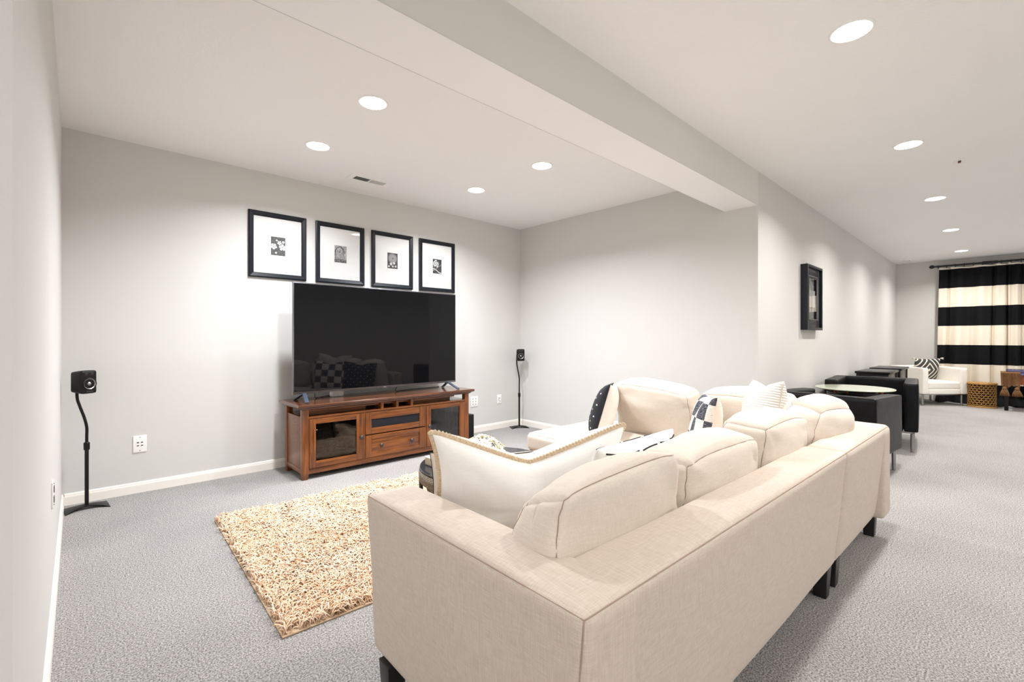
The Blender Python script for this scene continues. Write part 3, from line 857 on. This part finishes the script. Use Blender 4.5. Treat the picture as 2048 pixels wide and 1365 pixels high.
dr = framed('drawer', .568, 1.211, .094, .302, .625, 1.142, .135, .262)
MB().box(.620, 1.147, .003, .014, .130, .267).build('drawer_panel', 'woodh', dr, bevel=.002)
knob(dr, .717, .197); knob(dr, 1.047, .193)
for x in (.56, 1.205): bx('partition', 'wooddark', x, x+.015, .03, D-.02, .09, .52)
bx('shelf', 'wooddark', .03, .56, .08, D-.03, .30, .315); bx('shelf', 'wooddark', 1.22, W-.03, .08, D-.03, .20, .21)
# contents seen through the glass
rc = thing('media_receiver', 'black receiver with two orange lights behind the left glass door', 'receiver', (SX+.07, SY+.10, .315))
MB().box(0, .15, 0, .26, 0, .13).build('case', 'matteblack', rc, bevel=.004)
for x in (.045, .088): MB().ell((x, -.002, .085), (.004, .002, .004), 8, 6).build('indicator_light', 'led', rc, smooth=True)
rc = thing('media_box', 'black media box on the shelf behind the right glass door', 'media box', (SX+1.27, SY+.16, .21))
MB().box(0, .18, 0, .2, 0, .12).build('case', 'matteblack', rc, bevel=.004); MB().box(.02, .16, -.001, .002, .04, .08).build('front_panel', 'darkglass', rc)
bookcols = [(196, 188, 172), (120, 92, 62), (178, 168, 150), (86, 70, 56), (204, 198, 186), (150, 128, 96)]
for k in range(6):
    b = thing('record_sleeve', ('darkish' if k in (1, 3) else 'pale')+' slim upright album, number '+['one', 'two', 'three', 'four', 'five', 'six'][k]+' from the left behind the right glass door', 'album', (SX+1.545+k*.022, SY+.11, .21), 0, 'upright albums inside the right side of the stand')
    Rm = Matrix.Rotation(math.radians(-3), 4, 'Y')
    MB().box(0, .014, 0, .22, 0, .245, Rm).build('sleeve', plain('sleeve_card', bookcols[k], .7), b)

# ------------------------------------------------------------------ television and small things on the stand
tv = thing('television', 'large flat television with glossy black screen on the cherry wood stand', 'television', (2.245, 4.26, .648))
TW, T0, T1 = .874, .068, 1.056
MB().box(-TW, TW, -.006, .018, T0, T1).build('bezel', 'tvbezel', tv, bevel=.003)
MB().box(-TW+.009, TW-.009, -.0085, -.0045, T0+.020, T1-.009).build('screen', 'screen', tv)
MB().box(-TW+.12, TW-.12, .018, .055, T0+.05, T1-.35).build('rear_housing', 'tvblack', tv, bevel=.012)
MB().box(-.012, .012, -.0095, -.005, T0-.002, T0+.012).build('badge', 'chrome', tv, bevel=.001)
for s in (-1, 1):
    x = s*.775
    ft = MB(); 
    def bar(mb, p, q, wx, th):
        p = Vector(p); q = Vector(q); d = (q-p).normalized(); n_ = Vector((0, -d.z, d.y)).normalized()
        vv = []
        for c in (p, q):
            for a, b in ((-1, -1), (1, -1), (1, 1), (-1, 1)): vv.append(c+Vector((a*wx, 0, 0))+n_*b*th)
        mb.add(vv, [(3, 2, 1, 0), (4, 5, 6, 7), (0, 1, 5, 4), (1, 2, 6, 5), (2, 3, 7, 6), (3, 0, 4, 7)])
    bar(ft, (x, .004, .072), (x+s*.03, -.15, .006), .016, .005); bar(ft, (x, .010, .072), (x+s*.03, .15, .006), .016, .005)
    ft.box(x-.03, x+.03, -.004, .016, .058, .072)
    ft.build('foot', 'tvfoot', tv, bevel=.001)
rt = thing('network_router', 'small white rounded router box on the stand under the television', 'router', (1.83, 4.43, .648))
MB().box(-.06, .06, -.03, .03, 0, .085).build('case', 'whiteplastic', rt, bevel=.014, seg=4)
MB().box(-.004, .004, -.0315, -.029, .015, .019).build('status_light', 'chrome', rt)
def cord(label, pts, r=.003):
    o = MB().tube(smooth_path(pts, 8), r, 6).build('power_cord', 'matteblack', None, smooth=True); tag(o, label, 'cord')
cord('thin black cord hanging behind the television feet, left of the router', [(1.60, 4.33, .78), (1.60, 4.36, .72), (1.62, 4.40, .653), (1.74, 4.48, .653), (1.79, 4.50, .653)])
cord('thin black cord dropping from behind the television centre onto the stand', [(2.50, 4.33, .78), (2.44, 4.36, .70), (2.46, 4.40, .653), (2.66, 4.44, .653), (3.0, 4.46, .653), (3.05, 4.50, .653)])
# subwoofer
sw = thing('subwoofer', 'slim black subwoofer standing on carpet right of the television stand', 'speaker', (3.34, 4.47, 0))
MB().box(-.12, .12, -.12, .15, .012, .30).build('cabinet', 'matteblack', sw, bevel=.006)
MB().lathe([(.001, .0), (.05, .004), (.085, .0), (.095, .006), (.098, .0)], 32).build('driver', 'grille', sw, smooth=True).matrix_local = Matrix.Translation((0, -.118, .15)) @ Matrix.Rotation(PI/2, 4, 'X')
for sx_ in (-.09, .09):
    for sy_ in (-.09, .11): MB().lathe([(.012, 0), (.014, .012)], 12, (sx_, sy_, 0)).build('foot', 'matteblack', sw)

# ------------------------------------------------------------------ speakers on stands
def speaker_set(x, y, rz, top, label_s, label_b, bend, span=.155):
    st = thing('speaker_stand', label_s, 'speaker stand', (x, y, 0), rz)
    # arched four-point base
    vv = []; N_ = 16
    for i in range(N_+1):
        for j in range(7):
            u = i/N_*2-1; v = j/6*2-1
            wv = .035+.055*abs(u)**2.2; z = .030-.024*u*u-.004*abs(v)
            vv.append((u*span, v*wv*(1.0), max(.003, z)))
    nf = len(vv); vv += [(a, b, max(0.0, c-.006)) for a, b, c in vv]
    ff = [(i*7+j, (i+1)*7+j, (i+1)*7+j+1, i*7+j+1) for i in range(N_) for j in range(6)]
    ff += [tuple(k+nf for k in reversed(f_)) for f_ in list(ff)]
    rim = [j for j in range(7)]+[i*7+6 for i in range(1, N_+1)]+[N_*7+j for j in range(5, -1, -1)]+[i*7 for i in range(N_-1, 0, -1)]
    ff += [(rim[k], rim[(k+1) % len(rim)], rim[(k+1) % len(rim)]+nf, rim[k]+nf) for k in range(len(rim))]
    MB().add(vv, ff).build('base', 'matteblack', st, angle=40)
    MB().tube([(0, 0, .02), (0, 0, .44)], .0115, 14).build('lower_pole', 'matteblack', st, smooth=False, angle=40)
    MB().lathe([(.013, 0), (.017, .004), (.0175, .05), (.013, .056)], 18, (0, 0, .415)).build('collar', 'matteblack', st, smooth=False, angle=30)
    bx_, by_ = bend
    MB().tube(smooth_path([(0, 0, .45), (0, 0, top-.33), (0, 0, top-.27), (bx_*.25, by_*.25, top-.20), (bx_*.75, by_*.75, top-.11), (bx_, by_, top-.05), (bx_, by_, top+.06)], 6), .009, 14).build('upper_pole', 'matteblack', st, smooth=True)
    return st
def speaker_box(loc, rz, label, tilt=0):
    r = thing('satellite_speaker', label, 'speaker', loc, 0); r.rotation_euler = (tilt, 0, rz)
    # front faces local -Y
    w, d, h = .050, .112, .162
    vv = []; prof = [(-.5, .90), (-.35, 1.0), (.9, .86), (1, .8)]
    f0 = soft_fn(2*w, d, h, .014, (.004, .0, .004), lambda p, c: Vector((p.x*(1-.10*(c[1]*.5+.5)), p.y, p.z*(1-.14*(c[1]*.5+.5)))))
    vv, ff = cube_skin(f0, 10); link_mesh('cabinet', vv, ff, 'matteblack', r)
    F = Matrix.Rotation(PI/2, 4, 'X')
    MB().lathe([(.044, -.002), (.044, .003), (.040, .006), (.036, .002)], 32, cap=False).build('woofer_ring', 'matteblack', r, smooth=True).matrix_local = Matrix.Translation((0, -d/2, -.012)) @ F
    MB().lathe([(.037, .003), (.022, -.008), (.014, -.002), (.008, .004), (.001, .006)], 32, cap=False).build('woofer_cone', 'chrome', r, smooth=True).matrix_local = Matrix.Translation((0, -d/2-.0005, -.012)) @ F
    MB().box(-.022, .022, -d/2-.003, -d/2+.001, -.070, -.062).build('port', 'slotdark', r, bevel=.001)
    for x in (-.02, .015): MB().box(x-.009, x+.009, -d/2-.002, -d/2+.001, .048, .066).build('tweeter', 'slotdark', r, bevel=.002)
    MB().box(-.010, .010, d/2-.004, d/2+.02, -.06, .0).build('mount_bracket', 'matteblack', r, bevel=.002)
    return r
speaker_set(.048, 4.47, math.radians(5), .845, 'curved black pole speaker stand in the left corner', '', (-.05, .0), span=.118)
speaker_box((.03, 4.41, .905), math.radians(34), 'black satellite speaker on the curved stand in the left corner')
speaker_set(4.36, 4.50, math.radians(-30), .925, 'slim black pole speaker stand in the far right corner of the alcove', '', (-.03, .02), span=.12)
speaker_box((4.35, 4.47, .985), math.radians(-35), 'black satellite speaker on the slim stand in the far right corner')

# ------------------------------------------------------------------ framed pictures
def ink_grid(parent, w, h, fn, y):
    nx, nz = 44, 62; vv = []; cols = []
    for j in range(nz+1):
        for i in range(nx+1):
            u, v = i/nx*2-1, j/nz*2-1; vv.append((u*w/2, y, v*h/2)); cols.append(fn(u, v))
    ff = [(j*(nx+1)+i, j*(nx+1)+i+1, (j+1)*(nx+1)+i+1, (j+1)*(nx+1)+i) for j in range(nz) for i in range(nx)]
    o = link_mesh('photo_print', vv, ff, 'print', parent, smooth=False)
    ca = o.data.color_attributes.new('ink', 'FLOAT_COLOR', 'POINT')
    for k, c in enumerate(cols):
        c = max(0, min(1, c))**1.6; ca.data[k].color = (c, c, c*.98, 1)
    return o
def nz_(u, v, s, k=0): return noise.noise(Vector((u*s+k, v*s*1.4, k*1.3)))
def petals(u, v, cx, cz, R, n, ph=0, asp=1.4, deep=.45):
    x, z = u-cx, (v-cz)*asp; rr = math.hypot(x, z)/R; a = math.atan2(z, x)+ph
    edge = .72+.28*abs(math.cos(n*a/2)); k = 1 if rr < edge else 0
    return k, (.95-deep*(abs(math.sin(n*a/2))**6)-.5*max(0, .28-rr)/.28)
def ink1(u, v):
    c = .22+.12*nz_(u, v, 6)
    for cx, cz, R, n, ph in ((-.62, -.05, .46, 5, .3), (.6, -.08, .50, 5, .9), (.18, .38, .32, 5, .2), (-.2, .62, .14, 4, 0), (-.3, -.72, .15, 4, 1), (.72, .5, .2, 5, .5)):
        k, b = petals(u, v, cx, cz, R, n, ph)
        if k: c = b
    return c
def ink2(u, v):
    c = .62-.2*(v < -.55)+.1*nz_(u, v, 4, 2)
    r1 = math.hypot(u+.15, (v-.1)*1.0)
    if v > -.6 and abs(r1-.75) < .09 and v > .1: c = .22
    if v <= .1 and (abs(u+.85) < .05 or abs(u-.55) < .05): c = .25
    for k in range(7):
        x0 = -.85+k*.22+.08*math.sin(5*v+k)
        if abs(u-x0) < .022 and v < .3+.4*math.cos(u*1.6): c = .28
    if nz_(u, v, 9, 4) > .28: c = .2
    if v < -.6: c = .25+.15*nz_(u, v, 7, 5)
    if nz_(u, v, 12, 9) > .42 : c = .9
    return c
def ink3(u, v):
    c = .10+.25*max(0, nz_(u, v, 8, 3))
    x, z = u, (v-.30)*1.4; rr = math.hypot(x, z); a = math.atan2(z, x)
    if rr < .86: c = .18+.6*(abs(math.sin(13*a+rr*3))**2)*(1 if rr > .2 else .3)*(1.1-.5*rr)
    for cx, cz, R in ((-.3, -.42, .26), (.28, -.3, .24), (.05, -.72, .2), (.6, -.7, .2), (-.7, -.75, .2)):
        k, b = petals(u, v, cx, cz, R, 6)
        if k: c = b*.95
    return c
def ink4(u, v):
    c = .12+.3*max(0, nz_(u, v, 5, 6))
    x, z = u+.3, (v-.35)*1.4; rr = math.hypot(x, z); a = math.atan2(z, x)
    if rr < .68+.08*math.sin(5*a): c = .62+.35*math.sin(rr*16+2.5*a)
    if abs(v+.62+.25*math.sin(u*2)) < .06: c = .8
    if abs(v+.2-.5*u) < .04: c = .5
    return c
g = 'black framed flower photographs above the television'
for xc, fn, lab in ((1.366, ink1, 'black framed photo of two pale open blossoms, leftmost of the four'),
                    (1.9585, ink2, 'black framed photo of vines on a pale arch, second from left of four'),
                    (2.545, ink3, 'black framed photo of a spiky radiating bloom, third from left of four'),
                    (3.133, ink4, 'black framed photo of a single pale rose on dark, rightmost of the four')):
    p = thing('framed_picture', lab, 'picture', (xc, YB, 2.068), 0, g)
    w, h, b = .251, .302, .044
    prof = [(0, -.0), (0, -.020), (.010, -.024), (b-.006, -.019), (b, -.012), (b, -.004)]   # inset, y
    vv = []; 
    for (i_, y) in prof: vv += [(-w+i_, y, -h+i_), (w-i_, y, -h+i_), (w-i_, y, h-i_), (-w+i_, y, h-i_)]
    ff = [(i*4+k, i*4+(k+1) % 4, (i+1)*4+(k+1) % 4, (i+1)*4+k) for i in range(len(prof)-1) for k in range(4)]
    MB().add(vv, ff).build('frame', 'framedark', p)
    MB().box(-w+b-.004, w-b+.004, -.006, -.003, -h+b-.004, h-b+.004).build('mat_board', 'mat', p)
    ink_grid(p, .125, .172, fn, -.0068)
    MB().box(-w+b, w-b, -.0105, -.0095, -h+b, h-b).build('glass_pane', 'picglass', p)

# shadow box in the hallway (depth sticks out from the hallway wall)
p = thing('shadow_box', 'deep black shadow box frame hanging on the hallway wall', 'picture', (6.10, YH, 1.665), 0)
w, h, dp = .30, .362, .070
mb = MB(); b = .028
mb.box(-w, -w+b, -dp, 0, -h, h); mb.box(w-b, w, -dp, 0, -h, h); mb.box(-w+b, w-b, -dp, 0, -h, -h+b); mb.box(-w+b, w-b, -dp, 0, h-b, h)
mb.build('outer_frame', 'framedark', p, bevel=.002)
mb = MB(); a, c = w-b, h-b; a2, c2 = a-.085, c-.085
mb.box(-a, -a2, -.048, -.018, -c, c); mb.box(a2, a, -.048, -.018, -c, c); mb.box(-a2, a2, -.048, -.018, -c, -c2); mb.box(-a2, a2, -.048, -.018, c2, c)
mb.build('inner_frame', 'framedark', p, bevel=.002)
mb = MB(); a3, c3 = a2, c2; e = .012
mb.box(-a3, -a3+e, -.053, -.045, -c3, c3); mb.box(a3-e, a3, -.053, -.045, -c3, c3); mb.box(-a3+e, a3-e, -.053, -.045, -c3, -c3+e); mb.box(-a3+e, a3-e, -.053, -.045, c3-e, c3)
mb.build('inner_lip', 'chrome', p)
def inkb(u, v):
    c = .82+.15*nz_(u, v, 3)
    for k in range(5):
        if abs(math.sin(u*3+v*(2+k)+k*1.7)-.2*k) < .05: c = .3
    if abs(v) < .33 and u > -.6: c = .95 if abs(math.sin(u*5+v*9)) > .12 else .55
    return c
g_ = ink_grid(p, 2*a2, 2*c2, inkb, -.012); g_.name = 'backing_print'
MB().box(-.10, .14, -.03, -.013, -.10, .09).build('card', 'mat', p)
MB().box(-a2, a2, -.045, -.044, -c2, c2).build('glass_pane', 'picglass', p)
MB().tube([(-.2, -.03, h), (-.2, -.03, h+.03)], .002, 6).build('hook', 'chrome', p)

# ------------------------------------------------------------------ armchairs
def armchair(name, label, cat_group, mat, w=.80, d=.80, h=.72, hf=.70, z0=.20, tk=.12, seat_z=.43, ds=None, legr=.0135):
    """origin at the middle of the back bottom; chair faces local +X... width along Y"""
    r = thing(name, label, 'armchair', (0, 0, 0), 0, cat_group)
    def slope(x0, x1):
        return lambda p, c: p
    H = h-z0
    def ex(p, c):
        X_ = p.x
        if c[2] > 0: p.z -= (h-hf)*max(0, min(1, (p.x+d/2)/d))*c[2]
        return p
    softbox('back', mat, r, (tk/2, 0, z0+H/2), (tk, w, H), r=.018, bulge=(.008, 0, .004), N=12, wr=.003, seed=2,
            seams=[[(-1, -1, 1), (-1, 1, 1)], [(-1, -1, -1), (-1, -1, 1)], [(-1, 1, -1), (-1, 1, 1)]], seamm=mat, seamr=.004)
    for s in (-1, 1):
        softbox('arm', mat, r, (d/2, s*(w/2-tk/2), z0+H/2), (d, tk, H), r=.018, bulge=(.004, .006, .004), N=12, wr=.003, seed=4+s,
                extra=lambda p, c: (setattr(p, 'z', p.z-(h-hf)*(c[0]*.5+.5)*max(0, c[2])) or p),
                seams=[[(1, -s*-1, -1), (1, -s*-1, 1), (-1, -s*-1, 1)]], seamm=mat, seamr=.003)
    softbox('seat_base', mat, r, ((tk+d)/2, 0, (z0+.30)/2+.0), (d-tk-.01, w-2*tk-.004, .30-z0), r=.012, N=8)
    softbox('seat_cushion', mat, r, ((tk+d)/2, 0, (.30+seat_z)/2), (d-tk-.02, w-2*tk-.01, seat_z-.30), r=.03, bulge=(0, 0, .02), N=14, wr=.004, seed=6)
    fr = MB()
    fr.box(.03, d-.03, -w/2+.03, -w/2+.055, z0-.018, z0); fr.box(.03, d-.03, w/2-.055, w/2-.03, z0-.018, z0)
    fr.box(.03, .055, -w/2+.03, w/2-.03, z0-.018, z0); fr.box(d-.055, d-.03, -w/2+.03, w/2-.03, z0-.018, z0)
    fr.build('base_frame', 'chrome', r)
    for x in (.06, d-.06):
        for y in (-w/2+.05, w/2-.05):
            MB().tube([(x, y, 0), (x, y, z0-.01)], legr, 14).build('leg', 'chrome', r, smooth=False, angle=40)
    return r
g = 'black leather tub armchairs in the hallway'
c1 = armchair('armchair', 'black leather armchair directly behind the cream sofa, its back turned to the camera', g, 'leather', w=.82, d=.82, h=.715, hf=.69, legr=.016)
c1.location = (4.74, 1.12, 0); c1.rotation_euler = (0, 0, math.radians(-4.6))
c2 = armchair('armchair', 'black leather armchair beyond the round glass table, its open seat facing the camera', g, 'leather', w=.82, d=1.0, h=.725, hf=.735, z0=.22, legr=.016)
c2.location = (7.345, 1.12, 0); c2.rotation_euler = (0, 0, math.radians(185.5))
c3 = armchair('armchair', 'white leather armchair with chrome legs in the far corner by the striped curtain', '', 'whiteleather', w=.80, d=.74, h=.69, hf=.675, z0=.21, tk=.11, legr=.016)
c3.location = (11.80, 1.04, 0)
cen = Vector((11.265+.03, .715+.03)); dirv = Vector((-.683, -.73)); bc = cen-dirv*.72
c3.location = (bc.x, bc.y, 0); c3.rotation_euler = (0, 0, math.atan2(dirv.y, dirv.x))

# tribal pillow on white chair
r = thing('throw_pillow', 'black and white diamond patterned pillow with pale tassels on the white armchair', 'pillow', (0, 0, 0))
o, f = pillow(r, 'cover', 'tribal', .46, .42, .15, pinch=.05, seed=1.1, wr=.004)
for u in (-1, 1):
    for v in (-1, 1):
        p = f(u, v, 1); mb = MB()
        for k in range(9):
            a = 2*PI*k/9; d = Vector((u*.05, .012*math.cos(a), v*.012+.014*math.sin(a)))
            mb.tube([p, p+d*.4, p+d*1.1+Vector((0, 0, -.012))], [.004, .005, .004], 5)
        mb.build('tassel', 'linenlight', r, smooth=True)
yc = math.atan2(dirv.y, dirv.x)
ctr = Vector((bc.x, bc.y, 0))+Vector((dirv.x, dirv.y, 0))*.33-Vector((dirv.y, -dirv.x, 0))*.06
side = Vector((-dirv.y, dirv.x, 0))
put(r, ctr+side*-.23+Vector((0, 0, .83)), ctr+side*.23+Vector((0, 0, .83)), math.radians(12), .46, .42)

# round glass table between the black armchairs
gt = thing('side_table', 'round glass topped table with orange brown wooden legs between the black armchairs', 'table', (6.02, 1.10, 0))
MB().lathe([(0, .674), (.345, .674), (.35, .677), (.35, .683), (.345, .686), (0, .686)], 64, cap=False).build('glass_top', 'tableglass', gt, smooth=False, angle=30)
for k in range(3):
    a = 2*PI*k/3+.5; c, s = math.cos(a), math.sin(a)
    MB().tube(smooth_path([(c*.24, s*.24, 0), (c*.16, s*.16, .2), (c*.10, s*.10, .42), (c*.2, s*.2, .60), (c*.24, s*.24, .672)], 5), .02, 10).build('leg', 'orangewood', gt, smooth=True)
MB().lathe([(.10, .40), (.13, .405), (.13, .43), (.10, .435)], 32).build('hub', 'orangewood', gt, angle=30)
MB().lathe([(.19, .60), (.24, .60), (.24, .64), (.19, .64), (.19, .60)], 40, cap=False).build('ring', 'blackwood', gt, angle=30)

# black side tables
def black_table(loc, label, w, d, h, rz=0):
    r = thing('end_table', label, 'table', loc, rz, 'black end tables along the hallway wall')
    MB().box(-.015, d+.015, -w/2-.015, w/2+.015, h-.03, h).build('top', 'blackwood', r, bevel=.004)
    MB().box(.012, d-.012, -w/2+.012, w/2-.012, h-.22, h-.03).build('drawer_case', 'blackwood', r, bevel=.002)
    for x in (0, d-.04):
        for y in (-w/2, w/2-.04): MB().box(x, x+.04, y, y+.04, 0, h-.03).build('leg', 'blackwood', r, bevel=.003)
    MB().box(.01, d-.01, -w/2+.01, w/2-.01, .14, .16).build('lower_shelf', 'blackwood', r, bevel=.002)
black_table((8.05, 1.265, 0), 'black end table nearer the camera, just beyond the black armchairs', .36, .75, .745)
black_table((9.06, 1.26, 0), 'black end table farther away, beside the white armchair', .36, .75, .75)

# rattan drum
dm = thing('rattan_drum_stool', 'golden rattan drum side table with pierced honeycomb sides by the curtain', 'table', (11.62, .28, 0))
R0, Hd = .178, .43
MB().lathe([(0, Hd-.03), (R0+.014, Hd-.03), (R0+.02, Hd-.015), (R0+.014, Hd), (0, Hd)], 48, cap=False).build('top', 'rattan', dm, smooth=False, angle=30)
MB().lathe([(R0-.02, 0), (R0+.012, 0), (R0+.015, .015), (R0+.008, .028), (R0-.02, .028)], 48, cap=False).build('base_ring', 'rattan', dm, smooth=False, angle=30)
MB().lathe([(R0-.03, .01), (R0-.03, Hd-.03)], 40, cap=False).build('inner_drum', 'rattandark', dm, smooth=True)
mb = MB(); NC = 20; rows = 9; hh = (Hd-.058)/(rows*1.5+.5)
def cp_(a, z): return (math.cos(a)*R0, math.sin(a)*R0, .028+z)
da = 2*PI/NC
for j in range(rows+1):
    for i in range(NC):
        off = (j % 2)*.5; a = (i+off)*da; z = j*1.5*hh+hh
        top = cp_(a, min(Hd-.058, z+0)); 
        l_ = cp_(a-.5*da, z-.5*hh); r2 = cp_(a+.5*da, z-.5*hh)
        mb.tube([l_, top], .0066, 5, cap=False); mb.tube([top, r2], .0066, 5, cap=False)
        if j < rows: mb.tube([top, cp_(a, z+hh*.99)], .0066, 5, cap=False)
        if j < rows: mb.tube([(math.cos(a)*R0, math.sin(a)*R0, .028+max(0, z-hh))]*1+[cp_(a, max(0, z-hh*.4))], .003, 4, cap=False)
mb.build('lattice', 'rattan', dm, smooth=True)

# bench with throw at the right edge
bt = thing('console_table', 'dark table with bluish glossy top at the right edge of the photo', 'table', (11.28, .05, 0))
MB().box(0, .5, -1.2, 0, .60, .63).build('top', 'acrylic', bt, bevel=.006)
MB().box(.02, .34, -.42, -.06, .632, .69).build('glass_case', thin_glass('blue_glass', (.45, .47, .75), 1.2), bt, bevel=.01)
for x in (.03, .43):
    for y in (-1.17, -.09): MB().box(x, x+.05, y, y+.05, 0, .60).build('leg', 'blackwood', bt, bevel=.004)
MB().box(.05, .06, -1.1, -.1, .44, .60).build('apron', 'orangewood', bt)
th = thing('fringed_throw', 'brown knitted throw with large tassels draped over the table at the right edge', 'throw', (11.27, -.06, .635))
vv = []; NU, NV = 26, 22
for i in range(NU+1):
    for j in range(NV+1):
        u = i/NU*2-1; v = j/NV
        fold = .014*math.sin(u*9)+.006*math.sin(u*23+2)
        x = .28*(1-v/.35)-.012 if v < .35 else -.026-fold-.015*math.sin(v*6)
        z = .012+abs(fold)*.3 if v < .35 else .012-(v-.35)/.65*(.24+.02*math.sin(u*4))
        vv.append((x, u*.105*(1+.1*(1-v)), z))
ff = [(i*(NV+1)+j, (i+1)*(NV+1)+j, (i+1)*(NV+1)+j+1, i*(NV+1)+j+1) for i in range(NU) for j in range(NV)]
o = link_mesh('cloth', vv, ff, 'throw', th); md = o.modifiers.new('thickness', 'SOLIDIFY'); md.thickness = .012
for y in (-.075, .065):
    mb = MB(); mb.ell((-.03, y, -.26), (.03, .03, .03), 12, 8)
    for k in range(26):
        a = 2*PI*k/26; q = random.uniform(.6, 1)
        mb.tube([(-.03+.012*math.cos(a), y+.02*math.sin(a), -.27), (-.03+.025*math.cos(a)*q, y+.045*math.sin(a), -.33), (-.03+.03*math.cos(a)*q, y+.07*math.sin(a)*q, -.385)], [.008, .007, .004], 5)
    mb.build('tassel', 'throw', th, smooth=True)

# curtain
rodx = 12.20
rd = thing('curtain_rod', 'black curtain rod with round finial and rings at the far wall', 'curtain rod', (rodx, .95, 2.605))
MB().tube([(0, 0, 0), (0, -3.2, 0)], .017, 12).build('pole', 'rod', rd, smooth=False, angle=40)
MB().ell((0, .03, 0), (.035, .042, .035), 14, 10).build('finial', 'rod', rd, smooth=True)
MB().tube([(0, -.06, 0), (XF-rodx, -.06, .0)], .01, 8).build('bracket', 'rod', rd)
MB().tube([(0, -.66, 0), (0, -.86, 0)], .026, 12).build('coupler', 'rod', rd, smooth=False, angle=40)
for k in range(14):
    y = -.06-.115*k*1.05
    mb = MB(); mb.tube([(math.cos(a)*.028, y, math.sin(a)*.028-.008) for a in [2*PI*q/20 for q in range(20)]], .006, 6, closed=True)
    mb.build('ring', 'rod', rd, smooth=True)
cu = thing('striped_curtain', 'floor length curtain in wide black and cream horizontal bands', 'curtain', (rodx, 0, 0))
y0, y1 = .90, -1.55; NU, NV = 300, 60; vv = []
for i in range(NU+1):
    s = i/NU
    for j in range(NV+1):
        v = j/NV; z = 2.575*(1-v)
        y = y0+(y1-y0)*s
        amp = .028+.03*v
        ph = s*62+1.4*math.sin(s*17)+.5*noise.noise(Vector((s*9, v*1.5, 0)))
        x = -amp*math.sin(ph)-.012*math.sin(ph*2.3+1+v*2)-.02*math.exp(-((y+.15)/.12)**2)*math.sin((y+.15)*90)
        y += .02*math.cos(ph)+.045*(1-v)*(.0 if s > .5 else -1)*(1-2*s if s < .5 else 0)
        if v > .955:   # pooled hem
            q = (v-.955)/.045
            x -= .22*q*(1+.5*math.sin(ph*.7)); z = max(.012, .10*(1-q)+.03*abs(math.sin(ph*1.3))*math.sin(PI*q)+.012)
        if v < .02: z -= .022*abs(math.sin(ph*.5))
        vv.append((x, y, z))
ff = [(i*(NV+1)+j, (i+1)*(NV+1)+j, (i+1)*(NV+1)+j+1, i*(NV+1)+j+1) for i in range(NU) for j in range(NV)]
o = link_mesh('fabric', vv, ff, 'curtain', cu)
